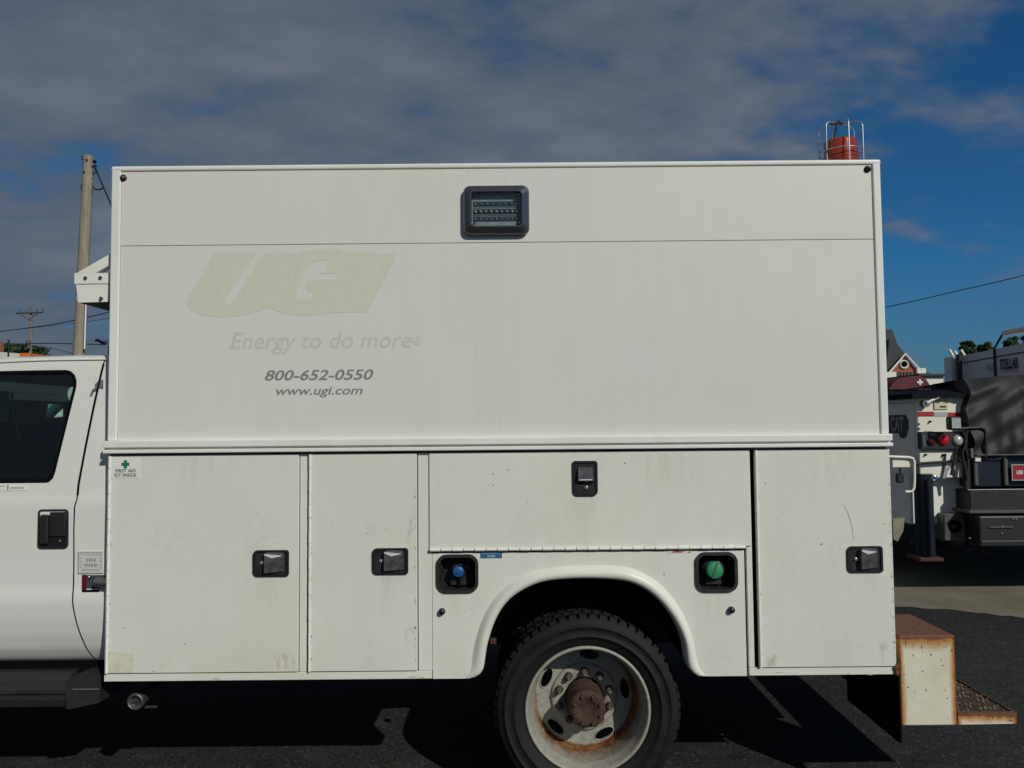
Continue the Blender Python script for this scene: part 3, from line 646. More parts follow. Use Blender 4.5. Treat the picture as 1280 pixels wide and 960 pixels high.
# strobe lamp
x0, x1, z0, z1 = rc(579.5, 233, 661.5, 294.5, YF); ccx, ccz = (x0+x1)/2, (z0+z1)/2; hx, hz = (x1-x0)/2, (z1-z0)/2
M['strobe_ring'] = mat('smoked strobe bezel', (.055, .062, .078), .3, metal=.35, spec=1.0, coat=.5)
b = MB(); v = []; loops = [(1, 0.004, .030), (1, -.014, .030), (.965, -.022, .028), (.80, -.038, .020), (.77, -.038, .018), (.74, -.028, .016)]
for (k, dy, rad) in loops:
    ee = hx*(1-k); v += [(p[0], YF+dy, p[1]) for p in rr(ccx-hx+ee, ccx+hx-ee, ccz-hz+ee, ccz+hz-ee, rad, 5)]
n = 24; b.add(v, [(r_*n+q, r_*n+(q+1) % n, (r_+1)*n+(q+1) % n, (r_+1)*n+q) for r_ in range(len(loops)-1) for q in range(n)], False)
ST = b.build('warning_lamp', M['strobe_ring'], TR, fix=True)
ei = hx*.25; ix0, ix1, iz0, iz1 = ccx-hx+ei, ccx+hx-ei, ccz-hz+ei, ccz+hz-ei
M['reflector'] = mat('lamp reflector', (.30, .33, .33), .35, metal=.1, col2=(.5, .53, .52), vscale=30, stretch=(1, 1, 5))
MB().box(ix0, ix1, YF-.004, YF+.001, iz0, iz1).build('reflector', M['reflector'], ST)
for (fz, nled, rr_) in ((.70, 8, .0045), (.47, 9, .0068), (.25, 9, .0045)):
    zc = iz0+(iz1-iz0)*fz
    row = MB().box(ix0+.006, ix1-.006, YF-.0052, YF-.004, zc-.011, zc+.011).build('led_tray', M['black'] if fz == .47 else M['strobe_ring'], ST)
    b = MB()
    for i in range(nled):
        xx = ix0+.016+(ix1-ix0-.032)*i/(nled-1); b.lathe([(0, -.007), (rr_*.6, -.006), (rr_, -.001)], (xx, YF-.005, zc), seg=12)
    b.build('led_lens', M['clear'], row)
MB().box(ix0+.004, ix1-.004, YF-.006, YF-.004, iz0+(iz1-iz0)*.585, iz0+(iz1-iz0)*.60).box(ix0+.004, ix1-.004, YF-.006, YF-.004, iz0+(iz1-iz0)*.355, iz0+(iz1-iz0)*.37).build('divider', M['steel'], ST)
b = MB(); b.add([(ix0, YF-.0275, iz0), (ix1, YF-.0275, iz0), (ix1, YF-.0275, iz1), (ix0, YF-.0275, iz1)], [(0, 1, 2, 3)]); b.build('lamp_lens', M['smoke'], ST)
for sx in (0, 1):
    for sz in (0, 1):
        xx = ix0+.012 if sx == 0 else ix1-.012; z_ = iz0+.011 if sz == 0 else iz1-.011
        MB().lathe([(0, -.002), (.0055, -.002), (.0055, .002)], (xx, YF-.029, z_), seg=12).build('screw', M['black'], ST)
# --- faded sign on the side panel
yl = YF+.0054
lg = lambda x, y: at(200+x/3.2, 290+y/3.2, YF)
ol = [(212, 80), (388, 80), (300, 205), (258, 268), (262, 284), (282, 284), (300, 262), (412, 80), (500, 81), (545, 83), (600, 70), (655, 64), (715, 66), (768, 79), (955, 82), (830, 320), (690, 321), (640, 330), (560, 335), (495, 326), (440, 304), (428, 300), (400, 312), (350, 328), (290, 338), (220, 340), (160, 330), (120, 310), (105, 280), (118, 245), (150, 195)]
ol2 = [(212, 80), (388, 80)]
hl = [(668, 112), (640, 112), (610, 124), (585, 150), (568, 185), (548, 235), (548, 262), (572, 272), (606, 262), (612, 240), (590, 236), (582, 215), (590, 188), (700, 187), (712, 176), (706, 165), (632, 166), (664, 150)]
SG = MB().prism([lg(*p) for p in ol][::-1], yl-.0002, yl+.0006, [[lg(*p) for p in hl]]).build('logo_ghost', M['ghost1'], SP, 'yellowed ghost of a removed UGI logo')
def tx(name, s_, a, b_, c, d, m_, shear=.22, off=0.0, y=yl, parent=SP, Y=YF):
    bxx = rc(a, b_, c, d, Y); return text(name, s_, bxx, y, m_, parent, shear, off)
tx('faded_lettering', 'Energy to do more', 287, 414.5, 515, 442, M['ghost2'], .24, .012, label if False else yl)
tx('faded_lettering', '\u00ae', 516.5, 420, 528, 432, M['ghost2'], 0, .0)
tx('lettering', '800-652-0550', 330.5, 461.8, 466.5, 475.3, M['ghost3'], .25, .02)
tx('lettering', 'www.ugi.com', 344.5, 483.3, 453, 496.8, M['ghost3'], .25, .015)
# first aid sticker
x0, x1, z0, z1 = rc(138.5, 573, 175, 598, YF)
FA = MB().box(x0, x1, YF-.0012, YF, z0, z1).build('first_aid_sticker', M['sticker'], D1)
text('lettering', 'FIRST AID', rc(144.5, 586.3, 170, 590.5, YF), YF-.0016, M['print'], FA, 0, .02)
text('lettering', 'KIT INSIDE', rc(143.5, 591.8, 170.5, 596, YF), YF-.0016, M['print'], FA, 0, .02)
c = rc(152, 575.2, 162, 585.2, YF); w = (c[1]-c[0])*.3
MB().box(c[0], c[1], YF-.0018, YF-.0012, c[2]+w, c[3]-w).box(c[0]+w, c[1]-w, YF-.0021, YF-.0012, c[2], c[3]).build('green_cross', M['printgreen'], FA)
# blue fluid sticker
BS = MB().box(*[rc(600.3, 688.6, 627.5, 698.2, YF)[i] for i in (0, 1)], YP-.001, YP, *[rc(600.3, 688.6, 627.5, 698.2, YF)[i] for i in (2, 3)]).build('fluid_sticker', M['bluesticker'], FP)
M['paleblue'] = mat('pale print', (.45, .58, .62), .6)
text('lettering', 'DIESEL EXHAUST', rc(602, 689.7, 625.5, 692.6, YF), YP-.0014, M['paleblue'], BS, 0, .0)
text('lettering', 'FLUID', rc(609.5, 694, 619, 697, YF), YP-.0014, M['paleblue'], BS, 0, .02)
c = rc(836, 687.5, 864, 691, YF); MB().box(c[0], c[1], YP-.0008, YP, c[2]-.002, c[3]-.002).box(c[0], c[0]+.006, YP-.0009, YP, c[2]-.012, c[2]).build('sticker_remnant', M['redsticker'], FP)

# ------------------------------------------------------------------ wheel
YW = 3.385; wc = at(734.5, 887, YW); WCX, WCZ = wc[0], wc[1]; TRAD = WCZ-.004
def make_wheel(cx_, y0, cz_, outer=True):
    f = TRAD/.40
    rim = MB().lathe([(.268*f, .004), (.270*f, -.006), (.264*f, -.013), (.257*f, -.010), (.2535*f, .0), (.249*f, .022), (.243*f, .036), (.2385*f, .055), (.237*f, .100), (.230*f, .150), (.218*f, .168), (.217*f, .174), (.24*f, .175), (.255*f, .18), (.258*f, .20), (.268*f, .215)], (cx_, y0, cz_), seg=72).build('wheel', M['wheel'], TR)
    hl_ = []
    for k in range(5):
        a = R(10+72*k); hl_.append(circ(cx_+.186*f*math.cos(a), cz_+.186*f*math.sin(a), .021*f, 18, .046*f, a))
    hl_.append(circ(cx_, cz_, .085*f, 28))
    d = MB().prism(circ(cx_, cz_, .2175*f, 72), y0+.166, y0+.176, hl_)
    o = d.build('wheel_disc', M['wheel'], rim)
    b = MB(); b.lathe([(.150*f, .167), (.146*f, .154), (.138*f, .150), (.092*f, .150), (.086*f, .166)], (cx_, y0, cz_), seg=64); b.build('bolt_ring', M['wheel'], rim)
    for k in range(5):   # pressed lips round the hand holes
        a = R(10+72*k); q = [(p[0], y0+.1645, p[1]) for p in circ(cx_+.186*f*math.cos(a), cz_+.186*f*math.sin(a), .0225*f, 20, .0475*f, a)]
        MB().tube(q+[q[0]], .0026, 6).build('hole_lip', M['wheel'], rim)
    if outer:
        for k in range(10):
            a = R(18+36*k); x, z = cx_+.117*f*math.cos(a), cz_+.117*f*math.sin(a)
            b = MB(); b.lathe([(.019, 0), (.0185, -.006), (.0165, -.012)], (x, y0+.151, z), seg=16); b.cyl((x, y0+.141, z), (x, y0+.123, z), .0155, .0145, 6, False); b.cyl((x, y0+.125, z), (x, y0+.112, z), .009, .009, 10); b.build('lug_nut', M['lug'], rim, fix=True)
        hub = MB().lathe([(.080, .155), (.081, .06), (.077, .05), (.077, .012), (.079, .006), (.079, -.014), (.074, -.022), (.045, -.025), (.042, -.021), (0, -.020)], (cx_, y0+.022, cz_), seg=40)
        hub = hub.build('hub', M['rust'], rim)
        for k in range(8):
            a = R(22+45*k); x, z = cx_+.060*math.cos(a), cz_+.060*math.sin(a)
            MB().cyl((x, y0-.001, z), (x, y0-.012, z), .0085, .0085, 6, False).build('hub_bolt', M['rust'], rim)
    # tyre
    R0 = TRAD; prof = [(.262*f, .012), (.272*f, -.004), (.278*f, -.012), (.290*f, -.018), (.312*f, -.026), (.3125*f, -.0285), (.316*f, -.0285), (.3165*f, -.027), (.335*f, -.029), (.352*f, -.0275), (.3525*f, -.0295), (.357*f, -.0285), (.3575*f, -.026), (.370*f, -.020), (.380*f, -.013), (.3835*f, -.012), (.3875*f, -.004), (R0-.012, .006), (R0-.011, .060), (R0-.018, .063), (R0-.018, .072), (R0-.010, .075), (R0-.009, .115), (R0-.010, .150), (R0-.018, .153), (R0-.018, .162), (R0-.011, .165), (R0-.012, .212), (.38*f, .226), (.34*f, .243), (.29*f, .235), (.265*f, .214)]
    ty = MB().lathe(prof, (cx_, y0, cz_), seg=96).build('tyre', M['rubber'], rim)
    b = MB(); NT = 56
    for k in range(NT):
        for (ya, yb, off, w_) in ((.000, .058, 0, .68), (.077, .111, .35, .78), (.114, .148, .8, .78), (.167, .218, .5, .68)):
            a0 = 2*math.pi*(k+off)/NT; a1 = a0+2*math.pi/NT*w_; v = []
            for (a, tw) in ((a0, 0), (a1, 0)):
                for (r_, y_) in ((R0-.020, ya), (R0-.020, yb), (R0, yb-.002), (R0-.0015, ya+.004)):
                    tww = .012*(1 if ya > .05 and ya < .15 else 0)*((y_-ya)/(yb-ya))
                    v.append((cx_+r_*math.cos(a+tww), y0+y_, cz_+r_*math.sin(a+tww)))
            b.add(v, [(0, 1, 2, 3), (7, 6, 5, 4), (3, 2, 6, 7), (0, 3, 7, 4), (1, 5, 6, 2)])
            if ya == 0:    # shoulder lug running down the side wall
                v = []
                for a in (a0, a1):
                    for (r_, y_) in ((R0-.001, .005), (.386*f, -.0075), (.372*f, -.0155), (.372*f, .01)):
                        v.append((cx_+r_*math.cos(a), y0+y_, cz_+r_*math.sin(a)))
                b.add(v, [(0, 1, 5, 4), (1, 2, 6, 5), (0, 3, 2, 1), (4, 5, 6, 7), (0, 4, 7, 3)])
    b.build('tread', M['rubber'], rim, kind='stuff', fix=True)
    return rim
M['lug'] = mat('rusty lug nut', (.20, .16, .12), .6, metal=.4, col2=(.09, .05, .03), vscale=60)
WH = make_wheel(WCX, YW, WCZ)
def wheel_copy(dx, y_face, rot=0):
    c = copy_tree(WH, TR); o = WH.location; ofs = (o.y+4.5)-YW
    c.location = (o.x+dx, (y_face+ofs if rot == 0 else y_face-ofs)-4.5, o.z); c.rotation_euler = (0, 0, rot)
    return c
wheel_copy(0, YW+.51, math.pi)          # inner dual, dished the other way
wheel_copy(0, 9-YW, math.pi); wheel_copy(0, 9-YW-.51, 0)
FXW = -4.45
wheel_copy(FXW-WCX, YW+.05, 0); wheel_copy(FXW-WCX, 9-YW-.05, math.pi)
# chassis
MB().box(-5.0, XR+.05, 4.05, 4.12, .50, .74).box(-5.0, XR+.05, 4.88, 4.95, .50, .74).build('frame_rail', M['darksteel'], TR)
b = MB(); b.cyl((WCX, YW+.12, WCZ), (WCX, 9-YW-.12, WCZ), .055, seg=16); b.lathe([(0, -.16), (.12, -.12), (.17, 0), (.12, .12), (0, .16)], (WCX, 4.5, WCZ), seg=20); b.build('axle', M['darksteel'], TR)
b = MB(); b.cyl((-5.0, 4.3, .38), (WCX, 4.5, .42), .04, seg=10); b.build('drive_shaft', M['darksteel'], TR)
MB().box(-1.6, -1.1, 4.2, 4.85, .36, .56, .03, 2).build('fuel_tank', M['darksteel'], TR)
# pipe end under the front corner
px_, pz_ = at(170, 876.5, 3.42)
b = MB(); q = [(px_+.12, 3.95, pz_+.08), (px_+.06, 3.75, pz_+.045), (px_+.025, 3.58, pz_+.015), (px_, 3.43, pz_)]
b.tube(q, .030, 16); b.build('drain_pipe', M['pipe'] if 'pipe' in M else M['steel'], TR)
b = MB(); b.lathe([(.032, .05), (.036, .03), (.036, 0), (.030, -.004), (.026, 0), (.026, .03), (0, .03)], (px_, 3.41, pz_), seg=20); ring = b.build('pipe_collar', M['steel'], TR)
b = MB(); b.cyl((px_-.012, 3.415, pz_-.002), (px_-.012, 3.44, pz_-.002), .006, seg=6); b.cyl((px_+.010, 3.415, pz_+.002), (px_+.010, 3.44, pz_+.002), .006, seg=6); b.build('pipe_fitting', M['steel'], TR)
x, z = at(187, 883, 3.55); MB().box(x-.02, x+.035, 3.54, 3.56, z-.006, z+.006, .002).build('pipe_clamp', M['steel'], TR)
x, z = at(617, 803, 3.5); MB().box(x-.018, x+.012, 3.5, 3.53, z-.010, z+.014, .003).build('shackle_bracket', M['rust'], TR)
# mud flaps
fa = at(1129, 930, 3.325); fb_ = at(1124, 848, 3.325); fxx = (fa[0]+fb_[0])/2; zf = fa[1]
MB().box(fxx-.009, fxx, 3.325, 3.84, zf, ZB+.01, .002).build('mud_flap', M['liner'], TR)
MB().box(fxx-.009, fxx, 5.16, 5.675, zf, ZB+.01, .002).build('mud_flap', M['liner'], TR)
# rear step bumper
YBp = 3.355
bx0, bx1, bz0, bz1 = at(1125.5, 850, YBp)[0], at(1195.5, 850, YBp)[0], at(1163, 907, YBp)[1], at(1160, 794.5, YBp)[1]
BU = MB().box(bx0, bx1, YBp, YBp+.37, bz0, bz1, .004).build('step_bumper', edge_rust('rusting bumper paint', (bx1-bx0)/2, (bz1-bz0)/2, .045, .022), TR)
lx1 = at(1271, 897, YBp)[0]; lz1 = at(1235, 890.5, YBp)[1]; lz0 = at(1235, 905.5, YBp)[1]
MB().prism([(bx1+.002, lz0), (lx1, lz0+.002), (lx1, lz1), (bx1+.002, lz1)], YBp, YBp+.012).build('step_edge', edge_rust('rusting step paint', (lx1-bx1)/2, (lz1-lz0)/2, .022, .018), BU)
# expanded-metal tread of the low step
M['grate'] = mat('rusty step grating', (.030, .020, .014), .85, col2=(.24, .17, .11), vscale=70, thr=(.5, .62), bump=1, bscale=150)
b = MB(); b.box(bx1+.002, lx1-.002, YBp+.012, 5.62, lz1-.012, lz1-.008); gy = YBp+.012
step = .020; ny = int((5.62-gy)/step)
for i in range(ny):
    for j in range(12):
        xx = bx1+.004+(lx1-bx1-.012)*(j+.5*(i % 2))/12; yy = gy+i*step; w_ = (lx1-bx1)/12*.5
        if xx+2*w_ > lx1: continue
        b.add([(xx, yy, lz1-.008), (xx+w_*.8, yy+step*.5, lz1-.001), (xx+2*w_, yy, lz1-.008), (xx+w_, yy-step*.12, lz1-.008)], [(0, 3, 1), (3, 2, 1), (0, 1, 2)])
b.build('step_grating', M['grate'], BU, kind='stuff', fix=True)
MB().box(lx1-.012, lx1, YBp+.012, 5.62, lz0+.003, lz1).build('step_edge', M['grate'], BU)
MB().box(fxx+.002, bx0+.003, YBp+.06, 5.50, bz0+.02, .69, .003).build('gap_light_block', M['darksteel'], TR)  # added plate that keeps sun from slipping through the gap beside the bumper
MB().box(bx0+.006, bx1-.001, 3.80, 5.2, .42, .60, .01).build('bumper_beam', M['darksteel'], TR)
b2 = copy_tree(BU, TR); b2.location.y = 9-4.5-(YBp+.185)
for ch in list(b2.children): bpy.data.objects.remove(ch)
# rusty torn corner
x, z = at(1122, 835, YF)
rustblob(TR, x-.002, z-.005, .012, .030, YF-.003, ybk=.012); rustblob(TR, x+.018, z-.004, .016, .036, YBp-.004, ybk=.004)
rustblob(TR, x+.010, z+.016, .009, .024, YF-.001, ybk=.05)

# beacon with its wire guard on the roof
bxp, bzp = at(1051.5, 200, 3.62); zr = ZT+.010
BE = MB().lathe([(0, 0), (.07, 0), (.078, .006), (.078, .02), (.07, .028), (0, .028)], (bxp, 3.62, zr), 'z', 28).build('roof_beacon', M['trim'], TR)
bh0 = zr+.028
ztop = at(1050, 175.5, 3.62)[1]
lens = MB().lathe([(.070, 0), (.0765, .006), (.0765, .04), (.0785, .043), (.0785, .048), (.0762, .051), (.075, ztop-bh0-.012), (.070, ztop-bh0-.003), (.060, ztop-bh0), (0, ztop-bh0+.002)], (bxp, 3.62, bh0), 'z', 36).build('beacon_lens', M['orange'], BE)
lens.rotation_euler = (R(2), R(-4), 0)
cz1 = at(1052, 155, 3.62)[1]; cr_ = .098
for k in range(3):
    a = R(28+60*k); ca, sa = math.cos(a), math.sin(a); pts = []
    for (r_, z_) in [(-cr_, zr), (-cr_, zr+.05), (-cr_, cz1-.03), (-cr_*.96, cz1-.012), (-cr_*.8, cz1-.003), (-cr_*.5, cz1), (0, cz1+.001), (cr_*.5, cz1), (cr_*.8, cz1-.003), (cr_*.96, cz1-.012), (cr_, cz1-.03), (cr_, zr+.05), (cr_, zr)]:
        pts.append((bxp+r_*ca, 3.62+r_*sa, z_))
    MB().tube(pts, .0027, 6).build('guard_wire', M['wire'], BE)
zc = at(1052, 183, 3.53)[1]
for q_ in range(5):
    zq_ = bh0+.014+.016*q_
    MB().lathe([(.0765, 0), (.0785, .002), (.0785, .005), (.0765, .007)], (bxp, 3.62, zq_), 'z', 36).build('lens_rib', M['orange'], lens)
MB().tube([(bxp+cr_*math.cos(R(q)), 3.62+cr_*math.sin(R(q)), zc) for q in range(0, 361, 15)], .0024, 6).build('guard_ring', M['wire'], BE)
b = MB(); b.tube([(bxp-.042, 3.60, ztop-.008), (bxp-.03, 3.59, cz1-.02), (bxp-.018, 3.60, cz1+.004), (bxp-.004, 3.62, cz1+.012)], .0045, 6); b.tube([(bxp-.05, 3.61, cz1-.004), (bxp-.02, 3.62, cz1+.004), (bxp+.01, 3.61, cz1-.003)], .0048, 6); b.tube([(bxp-.03, 3.63, cz1+.005), (bxp-.01, 3.60, cz1-.006), (bxp+.0, 3.62, cz1+.006)], .004, 6); b.build('tied_cord', M['blackwire'], BE)
MB().box(bxp-.018, bxp+.055, 3.525, 3.545, zr, zr+.034, .002).build('beacon_bracket', M['trim'], BE)
MB().tube([(bxp+.008, 3.522, zr), (bxp+.008, 3.522, zr+.05)], .004, 6).build('guard_clip', M['wire'], BE)

# front rack bracket
YR = 3.345
def pp(px, py, Y=YR): return at(px, py, Y)
zt0, zt1 = pp(115, 354)[1], pp(115, 341.3)[1]
RK = MB().prism([pp(93, 354.8), pp(140, 354.2), pp(140, 341), pp(93, 341.4)], YR, YR+.012).build('rack_bracket', M['rack'], TR)
MB().prism([pp(94.5, 355.3), pp(136.6, 355), pp(134.5, 377), pp(97, 378)][::-1], YR+.004, YR+.010).build('side_plate', M['rack'], RK)
MB().prism([pp(96, 341), pp(140, 315.8), pp(140, 329.5), pp(119, 341)][::-1], YR+.001, YR+.04).build('brace', M['rack'], RK)
for (px, py) in ((107.3, 347.5), (126, 347.2), (126.7, 373)):
    x, z = pp(px, py); MB().cyl((x, YR-.007, z), (x, YR+.006, z), .0075, seg=6, smooth=False).build('bolt', M['steel'], RK)
xz = pp(97, 378); xr0 = xz[0]; zz0 = xz[1]
b = MB(); xe = UL-.002; k = 0
while xr0+.012*k < xe-.006:
    xx = xr0+.012*k; b.box(xx, xx+.006, YR+.012, 5.655, zz0, zz0+.01); k += 1
for j in range(60): b.box(xr0+.0005, xe, YR+.03+.038*j, YR+.042+.038*j, zz0+.0005, zz0+.006)
b.build('rack_mesh', M['mesh'] if 'mesh' in M else M['darksteel'], RK, kind='stuff')
MB().box(xr0-.012, xe, YR+.013, 5.655, zt0-.002, zt0+.002).build('rack_top', M['rack'], RK)
MB().box(xr0-.012, xr0-.008, YR+.013, 5.655, zz0+.012, zt0-.003).build('rack_front', M['rack'], RK)

# ------------------------------------------------------------------ cab
YC = 3.345
pr = [(842, .13), (838, .085), (830, .060), (815, .034), (795, .015), (775, .003), (757, -.005), (748, -.006), (741, -.001), (734, .004), (700, .006), (660, .003), (636, -.002), (628, -.002), (622, .005), (616, .011), (604, .015), (570, .029), (530, .048), (490, .068), (463, .083), (455, .090), (450.5, .098), (448.7, .104)]
ZC = [(Z(py, 60, YC), i_*(.30 if py < 650 else (.8 if py < 760 else 1.35))) for py, i_ in pr]
def yc(z):
    if z <= ZC[0][0]: return YC+ZC[0][1]
    for (a, i0), (b_, i1) in zip(ZC, ZC[1:]):
        if z <= b_: t = (z-a)/(b_-a); return YC+i0+(i1-i0)*t
    return YC+ZC[-1][1]
zrows = []
for (a, _), (b_, __) in zip(ZC, ZC[1:]):
    n = max(2, int((b_-a)/.012))
    zrows += [a+(b_-a)*k/n for k in range(n)]
zrows.append(ZC[-1][0])
# smooth profile
def ycs(z): return (yc(z-.012)+2*yc(z)+yc(z+.012))/4
def lerp_tab(tab, z):
    tab = sorted(tab)
    if z <= tab[0][0]: return tab[0][1]
    for (a, x), (b_, y) in zip(tab, tab[1:]):
        if z <= b_: return x+(y-x)*(z-a)/(b_-a)
    return tab[-1][1]
seam = [(at(px, py, YC+.03)[1], at(px, py, YC+.02)[0]) for px, py in ((129.5, 449), (126, 465), (117, 510), (108, 560), (100.5, 605), (99.2, 624), (96.5, 632), (95, 660), (94.5, 740), (95, 755), (98, 780), (102.5, 805), (106, 822), (109, 836), (110, 843))]
wtz, wbz = Z(462.5, 60, YC+.025), Z(603.5, 60, YC+.015)
wr = [(at(px, py, YC+.05)[1], at(px, py, YC+.015)[0]) for px, py in ((45, 462.4), (80, 462.6), (87, 464.5), (92, 469), (94.5, 476), (94.5, 484), (70.5, 590), (68, 597), (63, 602), (55, 603.6))]
XREAR = XL-.012; XDF = -3.05
def winfront(z): return -2.95+.0*z
zrows = sorted(set(zrows+[wtz, wbz, wtz-.003, wbz+.003]+[p[0] for p in wr]))
def roofdrop(x, z): 
    k = max(0, min(1, (z-wtz+.02)/.06)); return -k*.050*max(0, (-1.9-x))**2*1.3
def skin(b, xa, xb_, rows, nx=6, mir=False):
    v = []
    for z in rows:
        a, c = xa(z), xb_(z)
        for i in range(nx+1):
            x = a+(c-a)*i/nx; y = ycs(z); v.append((x, 9-y if mir else y, z+roofdrop(x, z)))
    n = nx+1; b.add(v, [(r_*n+i, r_*n+i+1, (r_+1)*n+i+1, (r_+1)*n+i) if not mir else (r_*n+i, (r_+1)*n+i, (r_+1)*n+i+1, r_*n+i+1) for r_ in range(len(rows)-1) for i in range(nx)], True)
zdoor = [z for z in zrows]
def door_skin(mir):
    b = MB(); sx = lambda z: lerp_tab(seam, z)-.0025
    lo = [z for z in zrows if z <= wbz+1e-6]; mid = [z for z in zrows if wbz-1e-6 <= z <= wtz+1e-6]; hi = [z for z in zrows if z >= wtz-1e-6]
    skin(b, lambda z: XDF, sx, lo, 10, mir); skin(b, lambda z: lerp_tab(wr, z), sx, mid, 4, mir)
    skin(b, lambda z: XDF, lambda z: XDF+.06, mid, 1, mir); skin(b, lambda z: XDF, sx, hi, 10, mir)
    return b
DR = door_skin(False).build('cab_door', M['cab'], TR); DRF = door_skin(True).build('cab_door', M['cab'], TR)
for mir in (False, True):
    b = MB(); skin(b, lambda z: lerp_tab(seam, z)+.0035, lambda z: XREAR, zrows, 4, mir); b.build('cab_quarter_panel', M['cab'], TR)
# dark gap strip behind the seam, and thick rubber on its upper part
b = MB(); v = []
for z in zrows:
    x = lerp_tab(seam, z); y = ycs(z)+.010; v += [(x-.012, y, z), (x+.014, y, z)]
b.add(v, [(2*i, 2*i+1, 2*i+3, 2*i+2) for i in range(len(zrows)-1)]); b.build('door_jamb', M['gap'], TR)
b = MB(); zz_ = [z for z in zrows if Z(622, 60, YC) < z < Z(454, 60, YC)]
b.tube([(lerp_tab(seam, z)+.001, ycs(z)+.001, z) for z in zz_], .0052, 6); b.build('door_seal_strip', M['gap'], TR)
# roof
rows = []; zt = ZC[-1][0]; yt = ycs(zt)
rp = [(0, 0), (.012, .010), (.03, .017), (.07, .024), (.2, .036), (.5, .048), (.9, .052)]
pts_y = [(yt+a, zt+b_) for a, b_ in rp]; pts_y += [(9-y, z) for y, z in reversed(pts_y)]
b = MB(); v = []; xs = [XREAR+.0-.2*k for k in range(7)]
for x in xs:
    for (y, z) in pts_y: v.append((x, y, z+roofdrop(x, 9)))
n = len(pts_y); b.add(v, [(i*n+k, i*n+k+1, (i+1)*n+k+1, (i+1)*n+k) for i in range(len(xs)-1) for k in range(n-1)], True); b.build('cab_roof', M['cab'], TR, fix=True)
b = MB(); b.tube([(x, yt-.003, zt-.001+roofdrop(x, 9)) for x in [XREAR-.05*k for k in range(24)]], .0045, 6); b.build('drip_rail', M['trim'], TR)
# rear wall, floor, interior
zfl = ZC[0][0]
MB().box(XREAR, XREAR+.01, 3.49, 5.51, zfl, zt+.0).build('cab_rear_wall', M['cab'], TR)
MB().box(-3.05, XREAR-.003, 3.60, 5.40, zfl, zfl+.03).build('cab_floor', M['darksteel'], TR)
MB().box(-2.98, XREAR-.012, 3.62, 5.38, zt-.03, zt-.012).box(XREAR-.03, XREAR-.004, 3.60, 5.38, zfl+.05, zt-.03).box(-3.04, -1.83, 3.46, 3.475, zfl+.05, wbz-.02).box(-3.04, -1.83, 5.50, 5.515, zfl+.05, wbz-.0).build('cab_trim', M['seat'], TR)
for yy in (3.95, 5.05):
    b = MB(); b.box(-2.62, -2.08, yy-.25, yy+.25, zfl+.25, zfl+.45, .05, 3); b.build('seat', M['seat'], TR)
    b = MB(); b.box(-2.22, -2.04, yy-.24, yy+.24, zfl+.42, wbz+.20, .06, 3); b.box(-2.18, -2.08, yy-.12, yy+.12, wbz+.24, wbz+.42, .04, 3); b.build('seat_back', M['seat'], TR)
b = MB(); b.tube([(-2.02, 3.62, wtz-.05), (-2.06, 3.64, wbz+.15), (-2.16, 3.70, wbz-.1)], .008, 6); b.build('seat_belt', M['graygloss'], TR)
hx_ = [at(p, 513, 5.42)[0] for p in (57.5, 80.5)]; hz_ = [at(69, p, 5.42)[1] for p in (522.5, 505)]
MB().prism([(-3.7, wbz-.02), (-1.83, wbz-.02), (-1.83, wtz+.05), (-3.7, wtz+.05)], 5.42, 5.43, [[(hx_[0], hz_[0]), (hx_[1], hz_[0]+.01), (hx_[1]-.01, hz_[1]), (hx_[0]+.01, hz_[1])]]).build('far_view_block', M['seat'], TR)  # added panel that darkens the far windows; its hole leaves a bright patch
qy = [abs(-3.09/at(p, 513, 1.0)[0]) for p in (57.5, 80.5)]; qz = [at(69, p, sum(qy)/2)[1] for p in (522.5, 505)]
MB().box(-3.10, -3.085, 3.42, qy[0], 1.2, zt-.02).box(-3.10, -3.085, qy[1], 5.58, 1.2, zt-.02).box(-3.10, -3.085, qy[0], qy[1], 1.2, qz[0]).box(-3.10, -3.085, qy[0], qy[1], qz[1], zt-.02).box(-3.6, -3.10, 3.45, 5.55, 1.0, 1.34).build('front_view_block', M['seat'], TR)  # added panels, with the dash, closing the windscreen view except one hole
# visible belt hardware and a paper hanging inside
xg, zg = at(5, 512, 3.75); MB().box(xg-.03, xg+.022, 3.75, 3.757, zg-.06, zg+.09, .002).tube([(xg+.03, 3.76, zg+.08), (xg+.045, 3.76, zg-.05), (xg+.075, 3.77, zg-.16)], .006, 6).build('grab_handle', M['interiorgrey'] if 'interiorgrey' in M else M['steel'], TR)
# glass + gasket
b = MB(); wl = [z for z in zrows if wbz-1e-6 <= z <= wtz+1e-6]; v = []
for z in wl: v += [(XDF+.05, ycs(z)+.009, z), (lerp_tab(wr, z)+.01, ycs(z)+.009, z)]
b.add(v, [(2*i, 2*i+1, 2*i+3, 2*i+2) for i in range(len(wl)-1)]); b.build('door_window', M['glass'], DR)
b = MB(); v = [(p[0], 9-p[1], p[2]) for p in v]; b.add(v, [(2*i, 2*i+2, 2*i+3, 2*i+1) for i in range(len(wl)-1)]); b.build('door_window', M['glass'], DRF)
gpts = [(XDF+.06, ycs(wbz), wbz)]+[(lerp_tab(wr, z), ycs(z), z) for z in wl]+[(XDF+.06, ycs(wtz), wtz)]
b = MB(); v = []
for i, p in enumerate(gpts):
    p = Vector(p); q = Vector((gpts[min(i+1, len(gpts)-1)]))-Vector(gpts[max(i-1, 0)]); q.y = 0; q.normalize(); nrm = Vector((-q.z, 0, q.x))
    w_ = .017 if p.z > wbz+.03 else .022
    if p.z > wtz-.004: w_ = .020
    v += [p+Vector((0, .001, 0))-nrm*.001, p+Vector((0, -.001, 0))+nrm*w_*.5, p+Vector((0, .006, 0))+nrm*w_]
